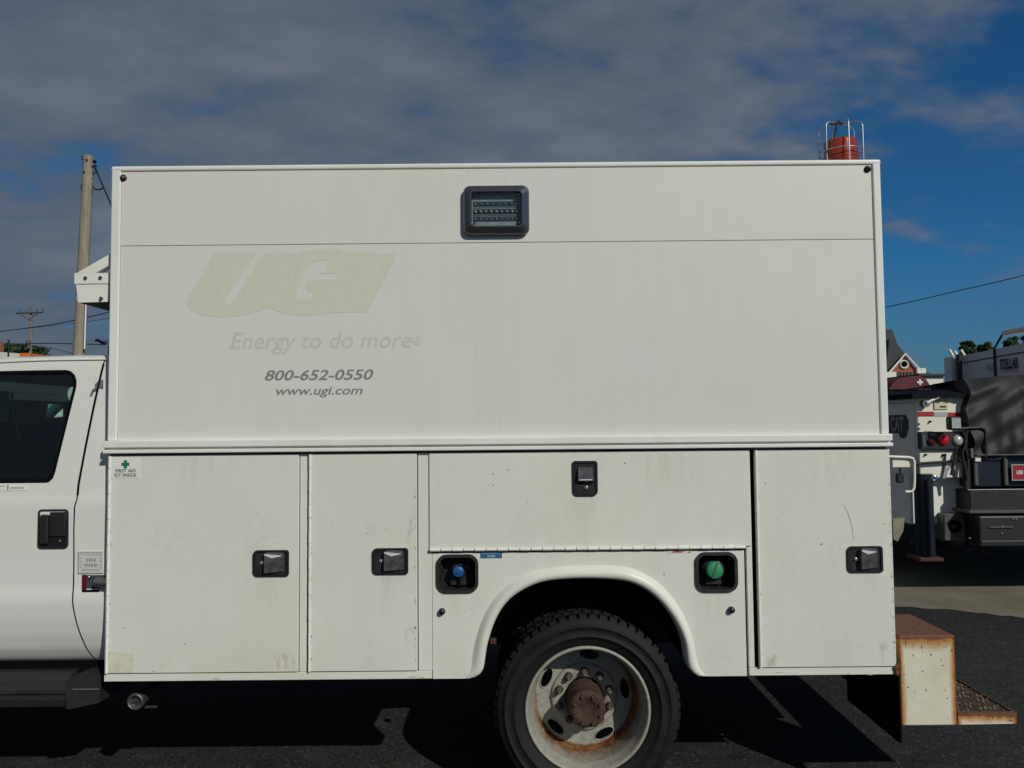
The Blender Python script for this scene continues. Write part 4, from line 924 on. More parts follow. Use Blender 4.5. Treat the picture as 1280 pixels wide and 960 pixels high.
b.add(v, [(3*i+k, 3*i+k+1, 3*i+4+k, 3*i+3+k) for i in range(len(gpts)-1) for k in (0, 1)], True); b.build('window_gasket', M['gap'], DR, fix=True)
# door handle
hx0, hx1, hz0, hz1 = rc(47.5, 636.5, 85.5, 685.5, YC+.0)
hy = ycs((hz0+hz1)/2)
M['handle'] = mat('textured handle plastic', (.016, .015, .016), .5, bump=.2, bscale=200)
DH = MB().prism(rr(hx0, hx1, hz0, hz1, .016, 5), hy-.006, hy+.004, [rr(hx0+.008, hx1-.008, hz0+.008, hz1-.008, .010, 5)]).build('door_handle', M['handle'], DR)
MB().prism(rr(hx0+.007, hx1-.007, hz0+.007, hz1-.007, .010, 5), hy-.001, hy+.003).build('handle_recess', M['black'], DH)
MB().box(hx0+.018, hx0+.052, hy-.022, hy-.003, hz0+.022, hz1-.022, .006, 3).build('handle_grip', M['handle'], DH)
MB().box(hx0+.053, hx1-.010, hy-.010, hy-.0015, hz0+.052, hz1-.012, .003, 2).build('handle_paddle', M['handle'], DH)
MB().lathe([(0, -.004), (.006, -.003), (.007, .002)], (hx1-.038, hy-.002, hz0+.030), seg=12).build('key_lock', M['steel'], DH)
# stickers on the cab
yq = lambda z: ycs(z)-.0015
x0, x1, z0, z1 = rc(-20, 604.8, 37, 613.2, YC+.01)
yy0 = ycs(z1); yy1 = ycs(z0)
b = MB(); b.add([(x0, yy1-.0015, z0), (x1, yy1-.0015, z0), (x1, yy0-.0015, z1), (x0, yy0-.0015, z1)], [(0, 1, 2, 3)]); DS = b.build('door_sticker', M['sticker'], DR)
b = MB()
def bar(b, X0, X1, Z0, Z1, Y): b.add([(X0, Y, Z0), (X1, Y, Z0), (X1, Y, Z1), (X0, Y, Z1)], [(0, 1, 2, 3)])
ym = min(yy0, yy1)-.0022
q = rc(8.5, 606, 10.5, 612.5, YC); bar(b, *q, ym)
for (a, c, d, e) in ((13, 608.8, 31, 610.8), (-10, 607, 7, 608.2)):
    xx = a
    while xx < d-1.5: w_ = random.uniform(1.0, 2.2); q = rc(xx, c, xx+w_, e, YC); bar(b, *q, ym); xx += w_+.7
b.build('fine_print', M['stickergray'], DS)
x0, x1, z0, z1 = rc(97.5, 689, 129, 717, YC+.005); yy = ycs((z0+z1)/2)
M['stickerpale'] = mat('aged label', (.62, .63, .58), .5, var=.1, vscale=30)
LB = MB().box(x0, x1, yy-.004, yy, z0, z1).build('spec_label', M['stickerpale'], TR)
b = MB(); ym = yy-.0046
bar(b, *rc(97.5, 689, 98.6, 717, YC), ym); bar(b, *rc(98, 716, 129, 717.2, YC), ym)
for (y0_, y1_, xa, xb2, mn, mxw) in ((690, 691.2, 100, 127, 2, 4), (692.6, 693.6, 100, 127, 1, 3), (698, 702, 107.5, 119, 1.5, 3.5), (704.5, 708.5, 105.5, 121, 1.5, 3.5), (711.5, 713.4, 103, 125, .8, 2)):
    xx = xa
    while xx < xb2: w_ = random.uniform(mn, mxw); bar(b, *rc(xx, y0_, min(xx+w_, xb2+1), y1_, YC), ym); xx += w_+.8
for yk in (697, 701, 705, 709):
    bar(b, *rc(99.8, yk, 101.6, yk+1.3, YC), ym); bar(b, *rc(124.5, yk, 127, yk+1.3, YC), ym)
b.build('fine_print', M['stickergray'], LB)
# filler hardware under the label
x0, x1, z0, z1 = rc(102, 719, 134, 752, YC+.005)
poly = [at(*p, YC) for p in ((102.5, 719), (134, 719), (134, 748.5), (122, 748.5), (116, 752), (108, 752.5), (104, 750))][::-1]
M['recess'] = mat('filler recess grey', (.06, .075, .08), .45, var=.3, vscale=20)
FH = MB().prism(poly, yy-.003, yy+.0).build('filler_recess', M['recess'], TR)
MB().box(*rc(102.3, 718.5, 108, 740, YC)[:2], yy-.005, yy-.003, *rc(102.3, 718.5, 103.6, 740, YC)[2:]).build('recess_rim', M['darkred'], FH)
MB().box(*rc(103.5, 737.2, 124, 739.8, YC)[:2], yy-.008, yy-.003, *rc(103.5, 737.2, 124, 739.8, YC)[2:]).build('recess_lip', M['gap'], FH)
x, z = at(123, 728, YC); MB().cyl((x, yy-.028, z+.008), (x+.08, yy-.020, z-.005), .020, .022, 14).build('filler_pipe', M['graypipe'] if 'graypipe' in M else M['steel'], FH)
x, z = at(112.5, 720.8, YC); MB().lathe([(0, -.012), (.006, -.009), (.008, 0)], (x, yy-.003, z), seg=12).build('rivet', M['chrome'], FH)
# irregular dark grey patch on the rear quarter panel
poly = [at(*p, YC+.06) for p in ((135, 475), (129, 476), (124.5, 481), (125, 485), (121, 488), (119.5, 492), (118.3, 496.5), (121.5, 495.5), (123, 491), (127, 489.5), (130, 486), (135, 487))]
b = MB(); b.add([(p[0], ycs(p[1])-.0012, p[1]) for p in poly], [tuple(range(len(poly)))[::-1]]); b.build('grey_patch', M['patchgrey'], TR, fix=True)
# work lamp behind the cab roof
x, z = at(127, 427.5, 3.9); b = MB(); b.tube([(x-.02, 3.88, z+.004), (x-.010, 3.88, z+.008), (x+.0, 3.9, z-.002), (x+.02, 3.9, z-.010)], .007, 8); b.build('antenna_base', M['black'], TR)
MB().box(x+.006, x+.04, 3.9, 3.93, z-.012, z+.012, .005, 2).build('work_lamp', M['chrome'], TR)
MB().cyl((x+.03, 3.92, z-.02), (x+.03, 3.92, zt+.02), .008, seg=8).build('lamp_stalk', M['steel'], TR)
# running board
YS = 3.36
zs0, zs1 = Z(884.5, 60, YS), Z(841, 60, YS)
xe_ = at(126.5, 860, YS)[0]
M['board'] = mat('grey-black running board', (.022, .024, .027), .55, var=.3, vscale=6, stretch=(1, 1, 12))
prf = [(YS+.01, zs0), (YS, zs0+.03), (YS, zs0+.055), (YS-.012, zs0+.062), (YS-.012, zs0+.078), (YS+.004, zs0+.086), (YS+.010, zs0+.112), (YS+.03, zs0+.126), (YS+.05, zs1-.01), (YS+.26, zs1-.004), (YS+.26, zs0)]
b = MB(); v = []; xs_ = [-3.6, at(80, 860, YS)[0]]
b.prismx(prf, -3.6, at(84, 860, YS)[0]); RB = b.build('running_board', M['board'], TR)
xa = at(84, 860, YS)[0]; b = MB(); xc = at(72, 860, YS)[0]
b.prism([(xa+.001, zs0-.002), (xa+.02, zs0-.004), (xe_, zs0+.022), (xe_, zs1-.025), (xe_-.05, zs1-.008), (xa+.06, zs1-.004), (xa+.001, zs1-.03)], YS-.010, YS+.22); EC = b.build('board_end_cap', M['board'], RB)
MB().box(xa+.03, xe_-.002, YS-.017, YS-.010, zs0+.076, zs0+.083, .002).build('cap_rib', M['graygloss'], RB)
MB().box(XDF-.5, XREAR-.01, YC+.10, YC+.16, zs1-.03, ZC[0][0]+.03).build('rocker', M['liner'], TR)
# bonnet and front wing (outside the frame, for completeness)
b = MB()
b.prismx([(3.50, .62), (3.50, 1.28), (3.60, 1.36), (5.40, 1.36), (5.50, 1.28), (5.50, .62)], -4.0, XDF-.03)
b.prismx([(3.50, .95), (3.50, 1.24), (3.62, 1.33), (5.38, 1.33), (5.50, 1.24), (5.50, .95)], -5.3, -4.001)
b.build('bonnet', M['cab'], TR, fix=True)
MB().box(-5.45, -5.30, 3.45, 5.55, .5, .75, .03, 2).build('front_bumper', M['chrome'], TR)
b = MB(); b.add([(-3.08, 3.66, zt-.08), (-3.08, 5.34, zt-.08), (-3.62, 5.42, 1.37), (-3.62, 3.58, 1.37)], [(0, 1, 2, 3)]); b.build('windscreen', M['glass'], TR)
for yy in (3.60, 5.40): MB().cyl((-3.05, yy+.03*(1 if yy < 4 else -1), zt-.04), (-3.64, yy, 1.36), .035, seg=8).build('windscreen_pillar', M['cab'], TR)

exec_background = True
# =================================================================== background, right: white crane-body truck (CAT logo)
DA = 7.2
def bt(px, py, Y): x, z = at(px, py, Y); return x, z
T2 = thing('crane_truck', (5.0, 10, 0), 'white and black crane truck with logo badge, red tail lamps and lettered boom, right edge', 'truck')
M['white2'] = paint('white enamel two', (.80, .79, .68), specks=True, rust=.12)
M['grey2'] = mat('side panel grey white', (.82, .82, .78), .5, var=.08, vscale=4)
M['tarp'] = mat('black tarpaulin', (.028, .029, .029), .62, spec=.35, var=.35, vscale=5, bump=.25, bscale=25)
M['navy'] = mat('dark blue tarp', (.006, .007, .013), .8, spec=.1, var=.4, vscale=4)
M['bluesteel'] = mat('dark blue steel', (.020, .030, .048), .35, metal=.4, spec=.6, var=.5, vscale=7, stretch=(1, 1, .3))
M['blacksteel'] = mat('black painted steel', (.016, .017, .019), .5, spec=.5, var=.4, vscale=6)
M['greysteel'] = mat('grey painted steel', (.085, .088, .085), .55, var=.3, vscale=12)
xl, zt2 = bt(1145.5, 494.5, DA); xr2 = bt(1213, 494, DA)[0]+.02; zb2 = bt(1170, 597, DA)[1]
xl0 = xl
bd = MB().box(xl, xr2, DA, DA+3.6, bt(1145, 580, DA)[1]+.0, zt2, .01).build('crane_body', M['white2'], T2)
MB().box(xl, xr2, DA-.02, DA-.001, zb2, bt(1170, 563.5, DA)[1], .004).build('tail_board', M['white2'], T2)
MB().box(xl-.008, xl-.001, DA+.05, DA+3.55, zb2+.0, zt2-.07, .002).build('side_panel', M['grey2'], T2)
MB().box(xl-.03, xl-.002, DA+.03, DA+3.58, zt2-.06, zt2-.01, .004).build('side_rail', M['grey2'], T2)
# lower locker at side
MB().box(xl-.05, xl+.5, DA+.10, DA+3.2, bt(1140, 657, DA)[1], bt(1140, 580, DA)[1]-.005, .01).build('side_locker', M['grey2'], T2)
# logo on the shaded side: dark badge with letters
def side_pt(px, py, xplane):
    d = CROT @ Vector(((px-640)/FPX, -(py-480)/FPX, -1.0)); t = xplane/d.x; return d.y*t, CAMZ+d.z*t
xs2 = xl-.009
bdg = [side_pt(px, py, xs2) for px, py in ((1111, 519), (1132, 518.5), (1135.5, 525), (1136, 535), (1133, 546), (1129.5, 548.2), (1124.5, 546), (1124, 541.5), (1111, 541))]
b = MB(); b.add([(xs2, p[0], p[1]) for p in bdg]+[(xs2-.003, p[0], p[1]) for p in bdg], [tuple(range(9, 18))]+[(i, (i+1) % 9, 9+(i+1) % 9, 9+i) for i in range(9)]); BG = b.build('logo_badge', mat('logo black brown', (.035, .024, .022), .5), T2, fix=True)
ya, za = side_pt(1130.5, 539.5, xs2); yb_, zb_ = side_pt(1113.5, 521, xs2)
text('lettering', 'CAT', (ya, yb_, za, zb_), xs2-.006, mat('logo grey letters', (.32, .31, .30), .5), BG, 0, .03, '-x')
# tail lamp panel
def fb(name, px0, py0, px1, py1, y0, y1, m_, parent, Y=DA, bev=.004):
    x0, x1, z0, z1 = rc(px0, py0, px1, py1, Y); return MB().box(x0, x1, y0, y1, z0, z1, bev).build(name, m_, parent)
TP = fb('lamp_panel', 1146.5, 539.5, 1201.5, 561, DA-.07, DA-.001, M['blacksteel'], T2)
def flamp(name, px, py, rp_, m_, y=DA-.07, parent=None, Y=DA):
    x, z = at(px, py, Y); r = rp_*Y/FPX
    o = MB().lathe([(0, -.03), (r*.6, -.027), (r, -.012), (r*1.02, 0)], (x, y, z), seg=20).build(name, m_, parent or TP); return o
flamp('tail_lamp', 1159, 551.5, 4.8, M['darkred']); flamp('tail_lamp', 1173.5, 549.5, 7, M['red']); flamp('reverse_lamp', 1191.8, 550.5, 6.5, M['clear'])
fb('lamp_slot', 1156.8, 541.5, 1165, 545, DA-.078, DA-.07, M['steel'], TP, bev=.003); fb('lamp_side', 1147.8, 543, 1152, 558, DA-.075, DA-.07, M['graygloss'], TP)
M['retro_red'] = mat('red reflective tape', (.42, .02, .025), .4, var=.3, vscale=40); M['retro_grey'] = mat('silver reflective tape', (.38, .38, .36), .4)
fb('reflective_tape', 1147, 514.6, 1167, 520.6, DA-.003, DA-.0005, M['retro_red'], T2, bev=0); fb('reflective_tape', 1167.3, 515.2, 1184.5, 520.8, DA-.003, DA-.0005, M['retro_grey'], T2, bev=0); fb('reflective_tape', 1185, 515.5, 1204, 521.8, DA-.003, DA-.0005, M['retro_red'], T2, bev=0)
fb('beige_plate', 1166.8, 500.3, 1184, 512, DA-.012, DA-.0005, mat('beige plate', (.62, .54, .38), .5), T2)
fb('plate_slot', 1174, 507.5, 1181.5, 509.3, DA-.014, DA-.0122, M['gap'], T2, bev=0)
x, z = at(1154.5, 504.5, DA); MB().cyl((x, DA-.05, z), (x, DA, z), .035, seg=14).build('latch_knob', M['steel'], T2)
x2, z2 = at(1170, 496, DA); MB().tube([(x, DA-.055, z+.005), (x2, DA-.05, z2)], .013, 8).build('latch_lever', M['white2'], T2)
for (px, py) in ((1151, 496), (1206, 498)):
    fb('hold_down', px-2.5, py-1.5, px+2.5, py+1.5, DA-.03, DA-.0005, M['gap'], T2, bev=.003)
for (px, py) in ((1155, 568.3), (1177, 568.8), (1162, 527)):
    flamp('bolt', px, py, 1.3, M['gap'], DA-.02 if py > 560 else DA, T2)
# cast shadow of a hose loop, painted grey on the tail board
q = smooth_curve([(1177.5, 567), (1178.5, 580), (1177.5, 598)], 10); 
b = MB(); P3 = [at(p.x, p.y, DA) for p in q]; v = []
for p in P3: v += [(p[0]-.02, DA-.0212, p[1]), (p[0]+.02, DA-.0212, p[1])]
b.add(v, [(2*i, 2*i+1, 2*i+3, 2*i+2) for i in range(9)])
q = smooth_curve([(1180, 596), (1182, 588), (1186, 583.5), (1190, 586), (1191, 597)], 14); P3 = [at(p.x, p.y, DA) for p in q]; v = []
for i, p in enumerate(P3):
    t_ = (Vector(P3[min(i+1, 13)])-Vector(P3[max(i-1, 0)])).normalized(); v += [(p[0]-t_.y*.014, DA-.0213, p[1]+t_.x*.014), (p[0]+t_.y*.014, DA-.0213, p[1]-t_.x*.014)]
b.add(v, [(2*i, 2*i+1, 2*i+3, 2*i+2) for i in range(13)]); b.build('hose_shadow', mat('painted hose shadow', (.30, .31, .31), .5), T2, fix=True)
for (px, py) in ((1149, 530), (1149, 536), (1205, 508), (1208, 528), (1208, 556)):
    x, z = at(px, py, DA); MB().lathe([(0, -.008), (.008, -.006), (.011, 0)], (x, DA, z), seg=8).build('bolt', M['steel'], T2)
Yh = DA-.10
for pts in ([(1204, 540), (1208, 552), (1203, 566), (1206, 584), (1209, 600)], [(1209, 538), (1206, 556), (1210, 574), (1208, 596)], [(1195, 560), (1193, 575), (1189, 594)]):
    q = smooth_curve(pts, 14); MB().tube([(at(p.x, p.y, Yh)[0], Yh, at(p.x, p.y, Yh)[1]) for p in q], .013, 6).build('hose', M['blackwire'], T2)
fb('hose_clamp', 1203, 560, 1207, 572, DA-.13, DA-.09, M['steel'], T2); fb('valve_block', 1194, 562, 1201, 574, DA-.06, DA-.022, M['greysteel'], T2)
# work lamp on an arm
WLx, WLz = at(1192, 529, DA-.2)
x, z = WLx, WLz; WK = MB().box(x-.055, x+.055, DA-.24, DA-.16, z-.062, z+.062, .02, 3).build('work_lamp', M['graylamp'] if 'graylamp' in M else M['blacksteel'], T2)
MB().box(x-.04, x+.04, DA-.244, DA-.24, z-.045, z+.045).build('lamp_glass', M['clear'], WK)
# grab rail
Yg = DA-.25
q = [(1108, 570.5), (1120, 571), (1136, 571.5), (1141, 573), (1142.8, 577), (1143, 600), (1142.5, 610), (1140.5, 614), (1136, 614.6), (1131.5, 614.6)]
MB().tube([(at(a, c, Yg)[0], Yg, at(a, c, Yg)[1]) for a, c in q], .012, 8).build('grab_rail', M['white2'], T2)
fb('rail_bracket', 1117, 573.5, 1141, 584.5, Yg+.02, Yg+.05, M['white2'], T2, Yg)
fb('rubber_catch', 1123.5, 592, 1132.5, 604, Yg+.03, Yg+.07, M['blacksteel'], T2, Yg, .01)
fb('catch_strap', 1127, 582, 1129, 594, Yg+.03, Yg+.05, M['blacksteel'], T2, Yg, .003)
# outrigger leg
Yo = 7.05
x0, x1, z0, z1 = rc(1151, 593, 1173, 697, Yo)
OL = MB().cyl(((x0+x1)/2, Yo+.09, z0), ((x0+x1)/2, Yo+.09, z1), (x1-x0)/2, seg=28).build('outrigger_leg', M['bluesteel'], T2)
fb('outrigger_tube', 1158.5, 598, 1166.5, 694, Yo-.03, Yo, M['bluesteel'], OL, Yo, .012)
x, z = at(1167, 598, Yo); MB().lathe([(.012, 0), (.03, -.01), (.03, 0)], (x, Yo-.005, z), seg=14).build('outrigger_pin', M['chrome'], OL)
MB().box(x0-.03, x1+.03, Yo-.02, Yo+.24, z0-.035, z0-.001, .008).build('outrigger_foot', M['rust'], OL)
b = MB(); pts = [at(1145, 579.5, DA-.06), at(1175, 577.5, DA-.06), at(1212, 575, DA-.06)]
b.tube([(p[0], DA-.06, p[1]) for p in pts], .012, 6); b.build('hanging_cable', M['blackwire'], T2)
# yellow ended bracket lower left
x, z = at(1121.5, 658, 8.9); b = MB(); b.prism([at(*p, 7.15) for p in ((1116, 649), (1131, 647), (1129, 664), (1122, 677), (1117, 674))][::-1], 7.15, 7.2); b.build('hook_guard', mat('yellow grey paint', (.30, .28, .14), .6, col2=(.16, .17, .16), vscale=4), T2)
# tarp on the white truck
b = MB(); g = []; nx, ny = 18, 14
for j in range(ny+1):
    for i in range(nx+1):
        u, w = i/nx, j/ny; x = xl-.06+(xr2-xl)*u; y = DA-.06+3.6*w
        hgt = zt2+.012+.03*math.sin(w*3.0)+.05*u*(1-.4*w)+random.uniform(-.008, .008)
        if j == 0: hgt = zt2+.015
        g.append((x, y, hgt))
n = nx+1; b.add(g, [(j*n+i, j*n+i+1, (j+1)*n+i+1, (j+1)*n+i) for j in range(ny) for i in range(nx)], True)
g2 = [(g[i][0], g[i][1]-.005, g[i][2]-.04-.01*math.sin(i*2.1)) for i in range(n)]; b.add(g[:n]+g2, [(n+i, n+i+1, i+1, i) for i in range(nx)], True)
b.add([g[j*n] for j in range(ny+1)]+[(g[j*n][0]-.01, g[j*n][1], zt2-.03) for j in range(ny+1)], [(j, j+1, ny+2+j, ny+1+j) for j in range(ny)], True)
b.build('tarpaulin', M['navy'], None, 'low dark blue tarpaulin lying on the white side box of the crane truck', 'tarpaulin', fix=True)

# =================================================================== tarped crane truck
DB = 7.14
T3 = T2
xk, _ = at(1209, 600, DB); xk2 = xk+3.0  # extra width beyond the frame added so the ground shadow reaches further
def kb(name, px0, py0, px1, py1, y0, y1, m_, parent=T3, Y=DB, bev=.004): return fb(name, px0, py0, px1, py1, y0, y1, m_, parent, Y, bev)
zq = lambda py: at(1240, py, DB)[1]
MB().box(xk+.02, xk2, DB+.02, DB+2.6, zq(609), zq(570), .01).build('side_box', M['bluesteel'], T3)
MB().box(xk-.02, xk2, DB-.06, DB+4.6, zq(637.5), zq(612), .01).build('deck_frame', M['blacksteel'], T3)
MB().box(xk-.06, xk2, DB-.12, DB+.5, zq(640), zq(636.2), .006).build('deck_ledge', M['greysteel'], T3)
MB().box(xk, xk2, DB-.16, DB+.9, zq(679.5), zq(642.5), .012, 2).build('rear_bumper', M['blacksteel'], T3)
MB().box(xk+.01, xk2, DB-.17, DB-.161, zq(674.5), zq(672), .003).build('bumper_ridge', M['greysteel'], T3)
MB().tube([(xk+.03, DB+.0, zq(570)+.004), (xk2, DB+.0, zq(569.2)+.004)], .009, 6).build('top_bead', M['steel'], T3)
for (px) in (1219.5, 1257):
    kb('edge_pillar', px-2.5, 572, px+2.8, 607, DB-.012, DB+.02, M['bluegrey'] if 'bluegrey' in M else M['greysteel'], bev=.008)
kb('pillar_cap', 1216.5, 570.5, 1224, 577, DB-.03, DB-.012, M['white2'], bev=.004)
MB().box(*at(1206.5, 600, DB)[:1], at(1212, 600, DB)[0], DB-.01, DB+.05, zq(637), zq(560), .004).build('corner_upright', M['blacksteel'], T3)
MB().tube([(xk-.005, DB-.01, zq(612)), (xk2, DB-.01, zq(611))], .007, 6).build('frame_bead', M['steel'], T3)
# red notice
RS = kb('red_notice', 1262.5, 580.5, 1300, 600, DB-.030, DB-.018, mat('red sign', (.30, .012, .022), .45))
kb('notice_border', 1262.2, 580.0, 1300, 581.2, DB-.032, DB-.030, M['retro_grey'], RS, bev=0); kb('notice_border', 1262.2, 599.2, 1300, 600.3, DB-.032, DB-.030, M['retro_grey'], RS, bev=0); kb('notice_border', 1261.9, 580.2, 1263, 600, DB-.0325, DB-.030, M['retro_grey'], RS, bev=0)
text('lettering', 'USE CAUTION', rc(1267.5, 587.5, 1298, 592.5, DB), DB-.034, M['sticker'], RS, 0, .03)
flamp('side_reflector', 1274.5, 633, 4.6, M['darkred'], DB-.005, T3, DB); flamp('reflector_lens', 1274.5, 633, 2.2, M['pinklens'] if 'pinklens' in M else M['red'], DB-.03, T3, DB)
# control box with round cover on the left side
xs3 = xk-.03
SB = MB().box(xk-.20, xk-.001, DB+.05, DB+.5, at(1200, 677, DB)[1], at(1200, 643, DB)[1], .008).build('control_box', M['greysteel'], T3)
x, z = at(1200, 658, DB+.05); MB().lathe([(0, -.012), (.035, -.016), (.06, -.006), (.062, 0)], (xk-.10, DB+.05, z), seg=24).build('round_grille', M['liner'], SB)
MB().cyl((at(1180, 657, DB+.2)[0], DB+.2, at(1180, 668, DB)[1]), (at(1180, 657, DB+.2)[0], DB+.2, at(1180, 645, DB)[1]), .035, .04, 10).build('hydraulic_valve', mat('pale yellow valve', (.30, .29, .19), .6), T3)
MB().prism([at(*p, DB+.3) for p in ((1172, 606), (1191, 640), (1176, 640))], DB+.3, DB+.35).build('gusset', M['greysteel'], T3)
kb('inner_panel', 1180, 600, 1206, 637, DB+.5, DB+.55, M['blacksteel'], Y=DB+.5)
# chassis + tyres
MB().box(xk+.3, xk2-.5, DB+.3, DB+8, .5, .8).build('chassis', M['blacksteel'], T3)
for (xx, yy) in ((xl+.2, DB+1.9), (xk2-.2, DB+1.9), (xl+.2, DB+7), (xk2-.2, DB+7)):
    MB().lathe([(0, -.13), (.27, -.13), (.29, -.14), (.47, -.13), (.5, -.1), (.5, .1), (.47, .13), (.29, .14), (.27, .13), (0, .13)], (xx, yy, .5), 'x', 32).build('wheel', M['rubber'], T3)
MB().box(xl, xk2, DB+5.2, DB+7.6, .6, 1.95, .15, 3).build('cab', M['greysteel'], T3)
kb('hanging_shackle', 1225, 679, 1230, 684, DB+.1, DB+.14, M['steel'])
# black bent rail
Yr = DB-.05
q = [(1200, 535.5), (1212, 535), (1226, 534.2), (1230.5, 536.5), (1232, 541), (1232.5, 560), (1232, 572)]
MB().tube([(at(a, c, Yr)[0], Yr, at(a, c, Yr)[1]) for a, c in q], .013, 8).build('bent_rail', M['blacksteel'], T3)
# boom (runs away from us, above the tarp)
M['boom'] = mat('grey boom paint', (.68, .69, .70), .45, var=.15, vscale=3)
Xb = 4.95
yA, zA = side_pt(1188, 447.5, Xb); yBm, zBm = side_pt(1284, 428, Xb)
zlow = side_pt(1284, 472, Xb)[1]
yb0 = 7.32; zt3 = (zA+zBm)/2
BM = MB().prismx([(yb0, zlow), (yb0, zBm), (yA, zA), (yA, zA-(zBm-zlow))], Xb, Xb+.28).build('boom', M['boom'], T3, fix=True)
y1_, z1_ = side_pt(1188, 456, Xb-.01); y2_, z2_ = side_pt(1284, 439, Xb-.01)
b = MB(); b.tube([(Xb-.004, y1_, z1_), (Xb-.004, y2_, z2_), (Xb-.004, yb0, z2_)], .006, 5); b.build('boom_rib', M['blacksteel'], BM)
b = MB(); b.box(Xb-.05, Xb-.002, yA-.10, yA+.05, zlow+.02, zA+.01, .01); b.build('boom_tip', M['boom'], BM)
y1_, z1_ = side_pt(1186, 448, Xb); b = MB(); b.tube([(Xb-.06, y1_-.3, z1_+.02), (Xb-.06, y1_-.3, z1_-.38)], .03, 8); b.build('tip_roller', M['blacksteel'], BM)
for (px, py) in ((1191.5, 441), (1198, 443), (1206, 441)):
    yy, zz1 = side_pt(px, py+4, Xb); yy2, zz2 = side_pt(px-2.5, py-3.5, Xb); b = MB(); b.tube([(Xb+.0, yy, zz1), (Xb-.02, yy2, zz2)], .016, 6); b.build('cable_guide', M['white2'], BM)
def stext(s_, a, c, d, e, m_, off, parent=BM):
    ya, za = side_pt(d, e, Xb-.008); yb2, zb2_ = side_pt(a, c, Xb-.008); return text('lettering', s_, (ya, yb2, za, zb2_), Xb-.008, m_, parent, 0, off, '-x')
stext('STELLAR', 1249.5, 449, 1273, 459.8, M['print'], .03); stext('7621', 1232.5, 455.5, 1244.5, 463, M['stickergray'], .0)
stext('CRANES', 1251, 460.5, 1272, 464, M['stickergray'], .0)
yy, zz1 = side_pt(1244, 436, Xb); yy2, zz2 = side_pt(1255.5, 416, Xb)
b = MB(); b.tube([(Xb-.01, yy, zz1-.3), (Xb-.01, yy, zz1), (Xb-.01, yy2, zz2), (Xb-.01, yy2-.55, zz2-.01)], .012, 6); b.build('lamp_frame', M['blacksteel'], BM)
MB().box(Xb-.05, Xb+.05, yy2-.55, yy2-.02, zz2-.03, zz2+.02, .01).build('lamp_bar', M['white2'], BM)
# things between boom and tarp
b = MB(); yy, zz1 = side_pt(1205, 480, 4.6); b.box(4.45, 4.8, 7.45, 8.2, zz1-.35, zz1+.02, .03, 2); b.build('winch', M['blacksteel'], T3)
for k in range(9): 
    x, z = at(1218+11*k, 573.5, DB); MB().lathe([(0, -.006), (.007, -.004), (.009, 0)], (x, DB-.0+.018, z), seg=8).build('rivet', M['steel'], T3)
kb('step_plate', 1222, 655, 1252, 657, DB-.175, DB-.16, M['greysteel'])
for (px, py) in ((1266, 649), (1270, 649), (1253, 658), (1252, 667), (1212, 673)): 
    x, z = at(px, py, DB-.16); MB().lathe([(0, -.008), (.010, -.006), (.012, 0)], (x, DB-.16, z), seg=10).build('bolt', M['steel'], T3)
kb('grommet_strip', 1216, 567.2, 1300, 569, DB-.06, DB-.05, M['steel'])
q = smooth_curve([(1206, 690), (1215, 686), (1228, 688), (1240, 694), (1252, 690)], 16); MB().tube([(at(p.x, p.y, DB+.6)[0], DB+.6, at(p.x, p.y, DB+.6)[1]) for p in q], .012, 6).build('air_hose', M['rust'], T3)
# the tarp: folds, hanging front
b = MB(); NX, NZ = 90, 34; v = []
tl = [(1212.5, 474), (1211.5, 490), (1208, 505), (1204.8, 514), (1206, 524), (1211, 534), (1214, 545), (1213.5, 566)]
for j in range(NZ+1):
    w = j/NZ
    k = w*(len(tl)-1); i0 = min(int(k), len(tl)-2); f = k-i0; lx = tl[i0][0]*(1-f)+tl[i0+1][0]*f; py = 474+(567-474)*w
    for i in range(NX+1):
        u = i/NX; px = lx+(1330-lx)*u; pyy = (474-6*min(1, u*2))*(1-w)+568*w
        x, z = at(px, pyy, DB)
        fold = .012*math.sin(u*38+1.5*math.sin(w*3+u*9))*(.3+.7*w)*.5+.013*math.sin(u*13-w*2.6+.7)+.006*math.sin(u*23+w*6)
        fold += .10*(1-min(1, w*5))**2*1.2 + .015*math.sin(w*21+u*13)
        v.append((x, DB-.04+fold, z))
n = NX+1; b.add(v, [((j+1)*n+i, (j+1)*n+i+1, j*n+i+1, j*n+i) for j in range(NZ) for i in range(NX)], True)
top = v[:n]; depth = [(p[0], p[1]+d, p[2]+h) for (d, h) in ((.25, .0), (.8, -.03), (1.6, -.06)) for p in top]
b.add(top+depth, [(r_*n+i, r_*n+i+1, (r_+1)*n+i+1, (r_+1)*n+i) for r_ in range(3) for i in range(NX)], True)
side = [v[j*n] for j in range(NZ+1)]; b.add(side+[(p[0]+.01*math.sin(k*.9), p[1]+.12, p[2]) for k, p in enumerate(side)]+[(p[0]+.02, p[1]+.24, p[2]) for p in side], [(r_*(NZ+1)+j, r_*(NZ+1)+j+1, (r_+1)*(NZ+1)+j+1, (r_+1)*(NZ+1)+j) for r_ in range(2) for j in range(NZ)], True)
b.build('tarpaulin', M['tarp'], None, 'tall creased black tarpaulin hanging over the rear deck of the crane truck', 'tarpaulin', fix=True)
